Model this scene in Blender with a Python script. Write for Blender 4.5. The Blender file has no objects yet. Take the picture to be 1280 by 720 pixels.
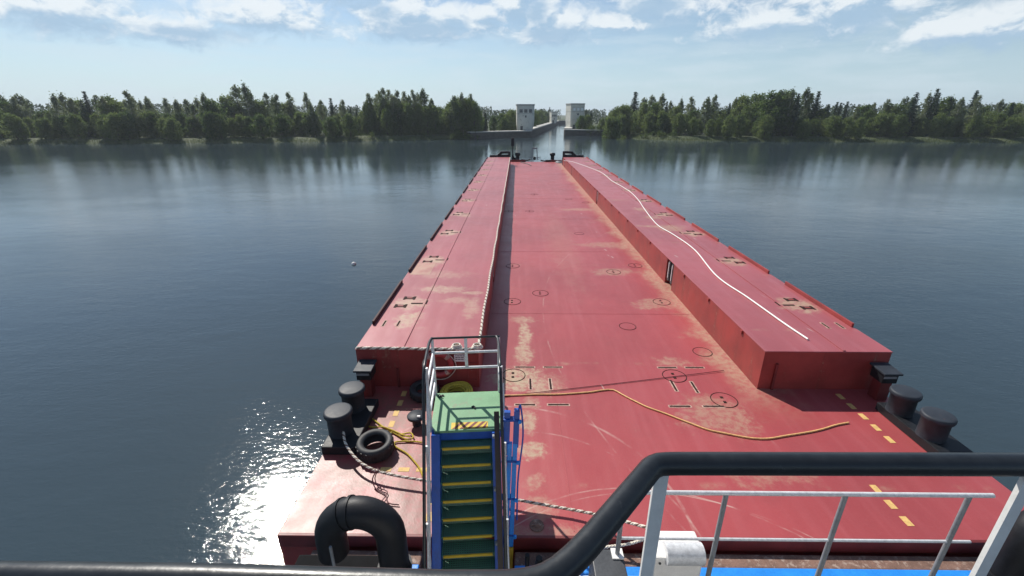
import bpy, bmesh, math, random
from math import sin, cos, pi, radians, atan, tan, atan2, asin, sqrt, exp
from mathutils import Vector, Matrix
random.seed(7)
sc = bpy.context.scene
COL = sc.collection

# ------------------------------------------------------------------ camera numbers
F = 565.0                       # focal length in pixels of a 1280 wide picture
TH = atan((360 - 142) / F)      # pitch down
PS = atan(7 * cos(TH) / F)      # yaw to the left
EYE = Vector((0, 0, 10.0))      # water is z = 0
FW = Vector((-sin(PS) * cos(TH), cos(PS) * cos(TH), -sin(TH)))
RT = Vector((cos(PS), sin(PS), 0))
UP = RT.cross(FW)

def ray(px, py):
    return (FW + RT * ((px - 640) / F) + UP * ((360 - py) / F))

def gp(px, py, z):
    """world point where the sight line through a picture point meets height z"""
    d = ray(px, py)
    t = (z - EYE.z) / d.z
    return EYE + d * t

# ------------------------------------------------------------------ node helpers
class NT:
    def __init__(self, nt):
        self.nt = nt
    def new(self, t, **kw):
        n = self.nt.nodes.new(t)
        for k, v in kw.items():
            setattr(n, k, v)
        return n
    def put(self, sock, v):
        if hasattr(v, 'is_output') or isinstance(v, bpy.types.NodeSocket):
            self.nt.links.new(v, sock)
        else:
            sock.default_value = v
    def m(self, op, a, b=0.0, c=0.0, clamp=False):
        n = self.new('ShaderNodeMath', operation=op, use_clamp=clamp)
        self.put(n.inputs[0], a)
        if op not in ('SINE', 'COSINE', 'SQRT', 'ABSOLUTE', 'ARCSINE', 'EXPONENT', 'FRACT', 'FLOOR'):
            self.put(n.inputs[1], b)
        if op in ('MULTIPLY_ADD', 'SMOOTH_MIN', 'SMOOTH_MAX', 'WRAP', 'COMPARE'):
            self.put(n.inputs[2], c)
        return n.outputs[0]
    def v(self, op, a, b=(0, 0, 0)):
        n = self.new('ShaderNodeVectorMath', operation=op)
        self.put(n.inputs[0], a); self.put(n.inputs[1], b)
        return n.outputs[1] if op in ('LENGTH', 'DISTANCE', 'DOT_PRODUCT') else n.outputs[0]
    def sep(self, a):
        n = self.new('ShaderNodeSeparateXYZ'); self.put(n.inputs[0], a)
        return n.outputs[0], n.outputs[1], n.outputs[2]
    def comb(self, x, y, z=0.0):
        n = self.new('ShaderNodeCombineXYZ')
        self.put(n.inputs[0], x); self.put(n.inputs[1], y); self.put(n.inputs[2], z)
        return n.outputs[0]
    def noise(self, vec, scale=1.0, detail=4.0, rough=0.55, dist=0.0):
        n = self.new('ShaderNodeTexNoise')
        self.put(n.inputs['Vector'], vec); n.inputs['Scale'].default_value = scale
        n.inputs['Detail'].default_value = detail; n.inputs['Roughness'].default_value = rough
        n.inputs['Distortion'].default_value = dist
        return n.outputs[0]
    def ss(self, x, a, b):
        n = self.new('ShaderNodeMapRange', interpolation_type='SMOOTHSTEP')
        self.put(n.inputs[0], x)
        self.put(n.inputs[1], a); self.put(n.inputs[2], b)
        return n.outputs[0]
    def mix(self, f, a, b):
        n = self.new('ShaderNodeMix', data_type='RGBA')
        self.put(n.inputs[0], f)
        self.put(n.inputs[6], a if not isinstance(a, tuple) else (*a[:3], 1))
        self.put(n.inputs[7], b if not isinstance(b, tuple) else (*b[:3], 1))
        return n.outputs[2]
    def bump(self, h, strength=0.3, dist=0.02):
        n = self.new('ShaderNodeBump')
        n.inputs['Strength'].default_value = strength
        n.inputs['Distance'].default_value = dist
        self.put(n.inputs['Height'], h)
        return n.outputs[0]

def newmat(name):
    m = bpy.data.materials.new(name)
    m.use_nodes = True
    n = NT(m.node_tree)
    b = m.node_tree.nodes['Principled BSDF']
    return m, n, b

def paint(name, col, rough=0.5, var=0.25, scale=3.0, wear=None, wearamt=0.55, metal=0.0, bump=0.15, spec=0.5, fine=40.0):
    """painted or weathered surface: blotchy base colour, optional worn colour, small bump"""
    m, n, b = newmat(name)
    pos = n.new('ShaderNodeNewGeometry').outputs['Position']
    a = n.noise(pos, scale, 5, 0.6)
    f = n.noise(pos, fine, 3, 0.6)
    k = n.m('ADD', n.m('MULTIPLY', a, 0.65), n.m('MULTIPLY', f, 0.35))
    dark = tuple(c * (1 - var) for c in col)
    lite = tuple(min(1, c * (1 + var)) for c in col)
    c = n.mix(n.ss(k, 0.3, 0.7), dark, lite)
    if wear:
        w = n.noise(pos, scale * 2.3, 7, 0.7)
        c = n.mix(n.ss(w, wearamt, wearamt + 0.12), c, wear)
    n.put(b.inputs['Base Color'], c)
    n.put(b.inputs['Roughness'], n.m('MULTIPLY_ADD', k, 0.3, rough - 0.15))
    b.inputs['Metallic'].default_value = metal
    b.inputs['Specular IOR Level'].default_value = spec
    if bump:
        n.put(b.inputs['Normal'], n.bump(k, bump, 0.02))
    return m

M = {}
RED = (0.36, 0.066, 0.068)
TAN = (0.43, 0.325, 0.215)

def deck_mat(name, base, stains=(), arcs=(), seam_x=None, seam_y=4.47, dusty=None, tan_amt=0.60, rough=0.40, sockets=False):
    m, n, b = newmat(name)
    pos = n.new('ShaderNodeNewGeometry').outputs['Position']
    x, y, z = n.sep(pos)
    big = n.noise(pos, 0.22, 5, 0.6)
    mid = n.noise(pos, 1.3, 6, 0.65)
    fine = n.noise(pos, 26.0, 4, 0.7)
    streak = n.noise(n.comb(n.m('MULTIPLY', x, 3.2), n.m('MULTIPLY', y, 0.16)), 1.0, 5, 0.6)
    cross = n.noise(n.comb(n.m('MULTIPLY', x, 0.35), n.m('MULTIPLY', y, 2.2), 4.0), 1.0, 4, 0.6)
    c = n.mix(n.ss(big, 0.3, 0.7), tuple(v * 0.86 for v in base), tuple(v * 1.10 for v in base))
    c = n.mix(n.m('MULTIPLY', n.ss(streak, 0.45, 0.75), 0.35), c, (base[0] * 1.25, base[1] * 1.9, base[2] * 1.9))
    c = n.mix(n.m('MULTIPLY', n.ss(mid, 0.5, 0.75), 0.22), c, (base[0] * 0.7, base[1] * 0.75, base[2] * 0.75))
    c = n.mix(n.m('MULTIPLY', n.ss(fine, 0.45, 0.8), 0.25), c, (base[0] * 1.2, base[1] * 1.7, base[2] * 1.6))
    # dusty tan patches
    t = n.m('MULTIPLY', n.ss(n.m('ADD', n.m('MULTIPLY', mid, 0.6), n.m('MULTIPLY', streak, 0.4)), tan_amt, tan_amt + 0.13), 0.45)
    # rows of dirt along welded frames underneath
    fy = n.m('ABSOLUTE', n.m('SUBTRACT', n.m('FRACT', n.m('DIVIDE', y, seam_y)), 0.5))
    row = n.m('MULTIPLY', n.ss(fy, 0.03, 0.0), n.ss(n.noise(pos, 0.9, 5, 0.7), 0.50, 0.68))
    t = n.m('MAXIMUM', t, n.m('MULTIPLY', row, 0.5))
    for (cx, cy, rx, ry, amt) in stains:
        d = n.v('LENGTH', n.comb(n.m('DIVIDE', n.m('SUBTRACT', x, cx), rx), n.m('DIVIDE', n.m('SUBTRACT', y, cy), ry)))
        d = n.m('ADD', d, n.m('MULTIPLY', n.m('SUBTRACT', mid, 0.5), 2.2))
        d = n.m('ADD', d, n.m('MULTIPLY', n.m('SUBTRACT', n.noise(pos, 5.0, 6, 0.75), 0.5), 2.2))
        t = n.m('MAXIMUM', t, n.m('MULTIPLY', n.ss(d, 1.15, 0.45), amt))
    if dusty:
        x0, w = dusty
        d = n.m('DIVIDE', n.m('SUBTRACT', x0, x), w)
        d = n.m('ADD', n.m('ABSOLUTE', d), n.m('MULTIPLY', n.m('SUBTRACT', n.noise(pos, 0.8, 6, 0.7), 0.5), 2.6))
        t = n.m('MAXIMUM', t, n.m('MULTIPLY', n.m('MULTIPLY', n.ss(d, 0.9, 0.2), n.ss(y, 8.2, 11.0)), 0.66))
    if sockets:
        yf = n.m('MULTIPLY', n.m('SUBTRACT', n.m('FRACT', n.m('ADD', n.m('DIVIDE', n.m('SUBTRACT', y, 12.85), 4.47), 0.5)), 0.5), 4.47)
        xf = n.m('SUBTRACT', n.m('ABSOLUTE', n.m('SUBTRACT', x, 2.63)), 5.98)
        d = n.v('LENGTH', n.comb(n.m('DIVIDE', xf, 0.62), n.m('DIVIDE', yf, 0.62)))
        d = n.m('ADD', d, n.m('MULTIPLY', n.m('SUBTRACT', n.noise(pos, 2.6, 6, 0.7), 0.5), 2.4))
        t = n.m('MAXIMUM', t, n.m('MULTIPLY', n.ss(d, 1.1, 0.35), 0.85))
    t = n.m('MULTIPLY', t, n.m('MULTIPLY_ADD', n.ss(n.noise(pos, 7.0, 6, 0.75), 0.35, 0.60), 0.75, 0.25))
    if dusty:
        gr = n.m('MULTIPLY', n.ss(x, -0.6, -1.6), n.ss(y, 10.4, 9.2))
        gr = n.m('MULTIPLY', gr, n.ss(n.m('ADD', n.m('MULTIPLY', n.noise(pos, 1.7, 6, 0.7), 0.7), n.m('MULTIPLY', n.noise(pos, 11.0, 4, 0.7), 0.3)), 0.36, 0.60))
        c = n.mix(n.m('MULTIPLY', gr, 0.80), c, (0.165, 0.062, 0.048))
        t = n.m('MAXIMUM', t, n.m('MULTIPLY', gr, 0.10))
    c = n.mix(t, c, TAN)
    # scratches: short pale flecks and long scrape arcs
    sn = n.new('ShaderNodeTexVoronoi')
    n.put(sn.inputs['Vector'], n.comb(n.m('MULTIPLY_ADD', x, 2.4, n.m('MULTIPLY', y, 0.45)), n.m('MULTIPLY', y, 0.34)))
    sn.inputs['Scale'].default_value = 1.0
    fl = n.m('MULTIPLY', n.ss(sn.outputs['Distance'], 0.075, 0.03), n.ss(n.noise(pos, 0.35, 2), 0.44, 0.54))
    c = n.mix(n.m('MULTIPLY', fl, 0.75), c, (0.62, 0.50, 0.45))
    for (cx, cy, r, w, amt) in arcs:
        d = n.m('SUBTRACT', n.v('LENGTH', n.comb(n.m('SUBTRACT', x, cx), n.m('SUBTRACT', y, cy))), r)
        a = n.ss(n.m('ABSOLUTE', n.m('ADD', d, n.m('MULTIPLY', n.m('SUBTRACT', big, 0.5), 0.25))), w, w * 0.3)
        a = n.m('MULTIPLY', a, n.ss(n.noise(pos, 1.1, 4, 0.7), 0.42, 0.62))
        c = n.mix(n.m('MULTIPLY', a, amt), c, (0.58, 0.42, 0.36))
    n.put(b.inputs['Base Color'], c)
    r = n.m('ADD', n.m('MULTIPLY', mid, 0.25), rough - 0.12)
    r = n.m('ADD', r, n.m('MULTIPLY', t, 0.25))
    n.put(b.inputs['Roughness'], r)
    # plates buckle slightly between the frames
    wob = n.noise(n.comb(n.m('MULTIPLY', x, 1.3), n.m('MULTIPLY', y, 0.45)), 1.0, 2, 0.5)
    h = n.m('ADD', n.m('MULTIPLY', wob, 1.0), n.m('MULTIPLY', fine, 0.10))
    n.put(b.inputs['Normal'], n.bump(h, 0.45, 0.06))
    return m

# ------------------------------------------------------------------ mesh helper
class MB:
    def __init__(self):
        self.v = []; self.f = []; self.s = []
    def add(self, vs, fs, smooth=False):
        o = len(self.v)
        self.v += [Vector(p) for p in vs]
        self.f += [tuple(i + o for i in f) for f in fs]
        self.s += [smooth] * len(fs)
        return self
    def box(self, c, s, rz=0.0, rx=0.0, ry=0.0):
        R = Matrix.Rotation(rz, 3, 'Z') @ Matrix.Rotation(rx, 3, 'X') @ Matrix.Rotation(ry, 3, 'Y')
        vs = []
        for dz in (-.5, .5):
            for dx, dy in ((-.5, -.5), (.5, -.5), (.5, .5), (-.5, .5)):
                vs.append(Vector(c) + R @ Vector((dx * s[0], dy * s[1], dz * s[2])))
        return self.add(vs, [(3, 2, 1, 0), (4, 5, 6, 7), (0, 1, 5, 4), (1, 2, 6, 5), (2, 3, 7, 6), (3, 0, 4, 7)])
    def box2(self, a, b):
        c = [(a[i] + b[i]) / 2 for i in range(3)]
        return self.box(c, [abs(b[i] - a[i]) for i in range(3)])
    def bar(self, a, b, w, h, up=(0, 0, 1)):
        """rectangular bar from a to b"""
        a = Vector(a); b = Vector(b); d = (b - a).normalized()
        u = Vector(up)
        sx = d.cross(u)
        if sx.length < 1e-4: sx = Vector((1, 0, 0))
        sx.normalize(); uz = sx.cross(d)
        vs = []
        for p in (a, b):
            for i, j in ((-1, -1), (1, -1), (1, 1), (-1, 1)):
                vs.append(p + sx * (i * w / 2) + uz * (j * h / 2))
        return self.add(vs, [(3, 2, 1, 0), (4, 5, 6, 7), (0, 1, 5, 4), (1, 2, 6, 5), (2, 3, 7, 6), (3, 0, 4, 7)])
    def prism(self, poly, z0, z1):
        n = len(poly)
        vs = [(p[0], p[1], z0) for p in poly] + [(p[0], p[1], z1) for p in poly]
        fs = [tuple(reversed(range(n))), tuple(range(n, 2 * n))]
        fs += [(i, (i + 1) % n, (i + 1) % n + n, i + n) for i in range(n)]
        return self.add(vs, fs)
    def tube(self, pts, r, n=8, closed=False, caps=True, rr=None):
        pts = [Vector(p) for p in pts]
        k = len(pts)
        fr = None
        rings = []
        for i in range(k):
            if closed:
                d = pts[(i + 1) % k] - pts[i - 1]
            else:
                d = pts[min(i + 1, k - 1)] - pts[max(i - 1, 0)]
            d.normalize()
            if fr is None:
                a = Vector((0, 0, 1)) if abs(d.z) < 0.9 else Vector((1, 0, 0))
                fr = (a - d * a.dot(d)).normalized()
            else:
                fr = (fr - d * fr.dot(d)).normalized()
            b = d.cross(fr)
            ri = rr[i] if rr else r
            rings.append([pts[i] + (fr * cos(2 * pi * j / n) + b * sin(2 * pi * j / n)) * ri for j in range(n)])
        vs = [p for rg in rings for p in rg]
        fs = []
        for i in range(k if closed else k - 1):
            a = i * n; c = ((i + 1) % k) * n
            for j in range(n):
                fs.append((a + j, a + (j + 1) % n, c + (j + 1) % n, c + j))
        self.add(vs, fs, True)
        if caps and not closed:
            self.add(rings[0], [tuple(reversed(range(n)))])
            self.add(rings[-1], [tuple(range(n))])
        return self
    def lathe(self, prof, c, n=20, axis='Z', smooth=True, rz=0.0):
        """prof: list of (radius, height)"""
        vs = []
        c = Vector(c)
        for (r, h) in prof:
            for j in range(n):
                a = 2 * pi * j / n
                p = Vector((r * cos(a), r * sin(a), h))
                if axis == 'Y': p = Vector((p.x, -p.z, p.y)); p = Vector((p.x, h, r * sin(a)))
                if axis == 'X': p = Vector((h, r * cos(a), r * sin(a)))
                vs.append(c + Matrix.Rotation(rz, 3, 'Z') @ p)
        fs = []
        for i in range(len(prof) - 1):
            for j in range(n):
                fs.append((i * n + j, i * n + (j + 1) % n, (i + 1) * n + (j + 1) % n, (i + 1) * n + j))
        return self.add(vs, fs, smooth)
    def cyl(self, a, b, r, r1=None, n=12):
        r1 = r if r1 is None else r1
        return self.tube([a, b], r, n, rr=[r, r1])
    def build(self, name, mat, parent=None, origin=None, local=False, bevel=0.0, fixn=False):
        org = Vector((0, 0, 0))
        if origin is not None:
            org = Vector(origin)
        elif parent is not None and not local:
            p = parent
            while p is not None:
                org = org + p.location; p = p.parent
        me = bpy.data.meshes.new(name)
        me.from_pydata([v - org for v in self.v], [], self.f)
        me.polygons.foreach_set('use_smooth', self.s)
        if bevel or fixn:
            bm = bmesh.new(); bm.from_mesh(me)
            if fixn:
                bmesh.ops.recalc_face_normals(bm, faces=bm.faces)
            if bevel:
                es = [e for e in bm.edges if len(e.link_faces) == 2 and e.calc_face_angle(0) > 0.6]
                bmesh.ops.bevel(bm, geom=es, offset=bevel, segments=2, profile=0.6, affect='EDGES', clamp_overlap=True)
            bm.to_mesh(me); bm.free()
        me.materials.append(mat)
        o = bpy.data.objects.new(name, me)
        COL.objects.link(o)
        if parent is not None:
            o.parent = parent
        if origin is not None and parent is None:
            o.location = org
        return o

def tag(o, label=None, cat=None, group=None, kind=None):
    if label: o['label'] = label
    if cat: o['category'] = cat
    if group: o['group'] = group
    if kind: o['kind'] = kind
    return o

def empty(name, loc, rz=0.0):
    o = bpy.data.objects.new(name, None)
    o.empty_display_size = 0.3
    COL.objects.link(o)
    o.location = loc; o.rotation_euler = (0, 0, rz)
    return o

def copy_tree(o, parent=None):
    c = o.copy(); COL.objects.link(c)
    if parent is not None: c.parent = parent
    for ch in list(o.children):
        copy_tree(ch, c)
    return c

def smooth_path(pts, step=0.12):
    """Catmull-Rom through points"""
    pts = [Vector(p) for p in pts]
    P = [pts[0] * 2 - pts[1]] + pts + [pts[-1] * 2 - pts[-2]]
    out = []
    for i in range(1, len(P) - 2):
        a, b, c, d = P[i - 1], P[i], P[i + 1], P[i + 2]
        k = max(2, int((c - b).length / step))
        for j in range(k):
            t = j / k
            out.append(0.5 * (2 * b + (c - a) * t + (2 * a - 5 * b + 4 * c - d) * t * t + (3 * b - a - 3 * c + d) * t ** 3))
    out.append(pts[-1])
    return out

def rope_mb(path, r=0.028, pitch=0.2, strands=3, n=5, only=None):
    """laid rope: strands twisted round a centre line"""
    mb = MB()
    path = [Vector(p) for p in path]
    # resample
    step = pitch / 6
    L = [0]
    for a, b in zip(path, path[1:]): L.append(L[-1] + (b - a).length)
    tot = L[-1]; cnt = max(2, int(tot / step))
    res = []; j = 0
    for i in range(cnt + 1):
        s = tot * i / cnt
        while j < len(L) - 2 and L[j + 1] < s: j += 1
        seg = L[j + 1] - L[j]
        t = (s - L[j]) / seg if seg > 0 else 0
        res.append(path[j].lerp(path[j + 1], min(1, max(0, t))))
    for k in (range(strands) if only is None else only):
        pts = []
        for i, p in enumerate(res):
            d = (res[min(i + 1, cnt)] - res[max(i - 1, 0)]).normalized()
            up = Vector((0, 0, 1)) if abs(d.z) < 0.9 else Vector((1, 0, 0))
            sx = d.cross(up).normalized(); uy = sx.cross(d)
            a = 2 * pi * (tot * i / cnt / pitch + k / strands)
            pts.append(p + (sx * cos(a) + uy * sin(a)) * r * 0.55)
        mb.tube(pts, r * 0.52, n)
    return mb

# ------------------------------------------------------------------ palette
def wall_mat():
    m, n, b = newmat('red_oxide_wall')
    pos = n.new('ShaderNodeNewGeometry').outputs['Position']
    x, y, z = n.sep(pos)
    k = n.noise(pos, 0.9, 6, 0.65)
    st = n.noise(n.comb(n.m('MULTIPLY', x, 4.0), n.m('MULTIPLY', y, 4.0), n.m('MULTIPLY', z, 0.35)), 1.0, 6, 0.65)
    ch = n.noise(pos, 9.0, 6, 0.75)
    c = n.mix(n.ss(k, 0.3, 0.7), (0.23, 0.030, 0.028), (0.35, 0.050, 0.044))
    c = n.mix(n.m('MULTIPLY', n.ss(st, 0.52, 0.72), 0.55), c, (0.13, 0.030, 0.022))
    c = n.mix(n.m('MULTIPLY', n.ss(n.m('ADD', n.m('MULTIPLY', st, 0.5), n.m('MULTIPLY', ch, 0.5)), 0.57, 0.66), 0.7), c, (0.34, 0.17, 0.12))
    n.put(b.inputs['Base Color'], c)
    n.put(b.inputs['Roughness'], n.m('MULTIPLY_ADD', k, 0.3, 0.38))
    dent = n.noise(pos, 0.8, 2, 0.5)
    n.put(b.inputs['Normal'], n.bump(n.m('ADD', dent, n.m('MULTIPLY', ch, 0.06)), 0.5, 0.08))
    return m
M['steel_red'] = wall_mat()
M['red_dark'] = paint('dark_red_paint', (0.16, 0.022, 0.022), 0.5, 0.3, 2.0, wear=(0.25, 0.12, 0.08), wearamt=0.66)
M['bright_red'] = paint('signal_red', (0.42, 0.05, 0.05), 0.45, 0.15, 6)
M['black'] = paint('black_paint', (0.013, 0.014, 0.017), 0.50, 0.3, 5, wear=(0.085, 0.045, 0.030), wearamt=0.64, spec=0.3)
M['knee'] = paint('matte_black_rubber', (0.012, 0.012, 0.013), 0.85, 0.3, 6, spec=0.08)
M['slot'] = paint('dark_slot', (0.035, 0.020, 0.017), 0.8, 0.4, 9, spec=0.1)
M['kerb'] = paint('shaded_edge_bar', (0.045, 0.011, 0.013), 0.6, 0.3, 4, spec=0.25)  # shade of the left bars put into the colour; right bars stay plain red
M['pale'] = paint('worn_pale_rim', (0.50, 0.33, 0.26), 0.7, 0.3, 9, wear=(0.36, 0.10, 0.095), wearamt=0.50)
M['bollard'] = paint('bollard_paint', (0.030, 0.036, 0.046), 0.55, 0.25, 6, wear=(0.11, 0.06, 0.042), wearamt=0.61, spec=0.3)
M['rubber'] = paint('worn_rubber', (0.028, 0.028, 0.030), 0.62, 0.35, 8, wear=(0.075, 0.07, 0.065), wearamt=0.60)
M['grip'] = paint('handrail_black', (0.017, 0.020, 0.023), 0.34, 0.25, 9, wear=(0.055, 0.06, 0.065), wearamt=0.64, bump=0.08)
M['silver'] = paint('galvanised', (0.66, 0.67, 0.68), 0.42, 0.18, 14, wear=(0.36, 0.34, 0.32), wearamt=0.66, metal=0.2)
M['grey'] = paint('grey_paint', (0.22, 0.235, 0.25), 0.5, 0.2, 6, wear=(0.12, 0.09, 0.07), wearamt=0.7)
M['dkgrey'] = paint('dark_grey_paint', (0.05, 0.054, 0.06), 0.5, 0.25, 5, wear=(0.12, 0.10, 0.09), wearamt=0.68)
M['white'] = paint('white_paint', (0.84, 0.82, 0.78), 0.45, 0.08, 6, wear=(0.42, 0.33, 0.25), wearamt=0.70)
M['blue'] = paint('dark_blue_paint', (0.008, 0.075, 0.38), 0.42, 0.2, 5, wear=(0.10, 0.16, 0.28), wearamt=0.70)
M['blue2'] = paint('bright_blue_paint', (0.022, 0.25, 0.76), 0.42, 0.15, 5, wear=(0.25, 0.33, 0.42), wearamt=0.70)
M['green'] = paint('pale_green_paint', (0.165, 0.345, 0.175), 0.55, 0.16, 2.5, wear=(0.20, 0.25, 0.15), wearamt=0.57)
M['yellow'] = paint('yellow_paint', (0.62, 0.42, 0.035), 0.55, 0.15, 9, wear=(0.32, 0.24, 0.10), wearamt=0.62)
M['paleyellow'] = paint('faded_yellow', (0.66, 0.43, 0.15), 0.7, 0.2, 9, wear=(0.34, 0.10, 0.08), wearamt=0.60)
M['yrope'] = paint('yellow_rope', (0.58, 0.44, 0.05), 0.8, 0.3, 30, wear=(0.36, 0.24, 0.06), wearamt=0.6)
M['wrope'] = paint('white_rope', (0.74, 0.68, 0.58), 0.85, 0.2, 30, wear=(0.42, 0.27, 0.22), wearamt=0.62)
M['hose'] = paint('orange_hose', (0.80, 0.47, 0.19), 0.5, 0.2, 12)
M['cable'] = paint('dark_cable', (0.10, 0.02, 0.025), 0.5, 0.2, 12)
M['brown'] = paint('rusty_steel', (0.20, 0.115, 0.085), 0.75, 0.35, 5, wear=(0.36, 0.27, 0.22), wearamt=0.52)
M['railbrown'] = paint('dark_brown_flat_bar', (0.040, 0.027, 0.023), 0.5, 0.25, 8)
M['concrete'] = paint('tower_render', (0.62, 0.61, 0.54), 0.85, 0.10, 0.35, wear=(0.40, 0.385, 0.33), wearamt=0.56, fine=6)
M['cornice'] = paint('tower_cornice', (0.36, 0.36, 0.34), 0.85, 0.1, 1.0)
M['quay'] = paint('quay_concrete', (0.085, 0.078, 0.068), 0.9, 0.3, 0.5, wear=(0.055, 0.05, 0.042), wearamt=0.5, fine=5)
M['coping'] = paint('pale_coping', (0.52, 0.50, 0.45), 0.85, 0.12, 0.8)
M['glass'] = paint('window_glass', (0.05, 0.06, 0.07), 0.12, 0.2, 3, bump=0)
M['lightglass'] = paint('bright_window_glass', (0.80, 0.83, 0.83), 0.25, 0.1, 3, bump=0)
M['trunk'] = paint('bark', (0.085, 0.070, 0.055), 0.9, 0.4, 3)
M['birchbark'] = paint('birch_bark', (0.42, 0.40, 0.36), 0.85, 0.3, 3, wear=(0.06, 0.055, 0.05), wearamt=0.6)

def tread_mat():
    m, n, b = newmat('perforated_green_plate')
    tc = n.new('ShaderNodeTexCoord').outputs['Object']
    x, y, z = n.sep(tc)
    u = n.m('SUBTRACT', n.m('FRACT', n.m('MULTIPLY', x, 26.0)), 0.5)
    w = n.m('SUBTRACT', n.m('FRACT', n.m('MULTIPLY', n.m('ADD', y, z), 26.0)), 0.5)
    d = n.v('LENGTH', n.comb(u, w))
    hole = n.ss(d, 0.36, 0.28)
    rim = n.m('MULTIPLY', n.ss(d, 0.46, 0.40), n.m('SUBTRACT', 1.0, hole))
    ns = n.noise(tc, 9.0, 5, 0.65)
    c = n.mix(n.ss(ns, 0.35, 0.7), (0.055, 0.21, 0.135), (0.085, 0.29, 0.18))
    c = n.mix(n.m('MULTIPLY', rim, 0.55), c, (0.36, 0.56, 0.46))
    c = n.mix(hole, c, (0.008, 0.018, 0.014))
    n.put(b.inputs['Base Color'], c)
    b.inputs['Roughness'].default_value = 0.45
    n.put(b.inputs['Normal'], n.bump(n.m('SUBTRACT', 1.0, hole), 0.6, 0.01))
    return m
M['tread'] = tread_mat()

def leafmat(name, a, b_, trans=0.35):
    m, n, b = newmat(name)
    oi = n.new('ShaderNodeObjectInfo').outputs['Random']
    pos = n.new('ShaderNodeNewGeometry').outputs['Position']
    k = n.noise(pos, 0.45, 3, 0.6)
    k = n.m('ADD', n.m('MULTIPLY', k, 0.7), n.m('MULTIPLY', oi, 0.55))
    c = n.mix(n.ss(k, 0.30, 0.85), a, b_)
    n.put(b.inputs['Base Color'], c)
    b.inputs['Roughness'].default_value = 0.6
    b.inputs['Specular IOR Level'].default_value = 0.25
    tr = n.new('ShaderNodeBsdfTranslucent'); n.put(tr.inputs[0], c)
    mx = n.new('ShaderNodeMixShader'); mx.inputs[0].default_value = trans
    m.node_tree.links.new(b.outputs[0], mx.inputs[1]); m.node_tree.links.new(tr.outputs[0], mx.inputs[2])
    out = [q for q in m.node_tree.nodes if q.type == 'OUTPUT_MATERIAL'][0]
    m.node_tree.links.new(mx.outputs[0], out.inputs[0])
    return m
M['birch_leaf'] = leafmat('birch_leaves', (0.090, 0.130, 0.050), (0.175, 0.205, 0.090), 0.5)
M['birch_leaf_b'] = leafmat('birch_leaves_light', (0.12, 0.165, 0.085), (0.20, 0.24, 0.135), 0.55)
M['broad_leaf'] = leafmat('willow_leaves', (0.058, 0.105, 0.028), (0.125, 0.175, 0.046), 0.5)
M['broad_leaf_b'] = leafmat('willow_leaves_light', (0.105, 0.160, 0.042), (0.18, 0.23, 0.07), 0.55)
M['spruce_leaf'] = leafmat('spruce_needles', (0.018, 0.044, 0.024), (0.038, 0.072, 0.036), 0.2)
M['spruce_leaf_b'] = leafmat('spruce_needles_light', (0.030, 0.066, 0.034), (0.055, 0.095, 0.048), 0.25)
M['bush_leaf'] = leafmat('bush_leaves', (0.045, 0.085, 0.022), (0.095, 0.135, 0.036), 0.5)
M['bush_leaf_b'] = leafmat('bush_leaves_light', (0.10, 0.15, 0.04), (0.17, 0.21, 0.06), 0.55)
M['far_leaf'] = leafmat('far_forest_leaves', (0.035, 0.062, 0.030), (0.070, 0.100, 0.046), 0.2)
M['grass'] = leafmat('bank_grass', (0.045, 0.080, 0.020), (0.10, 0.130, 0.038))

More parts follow.
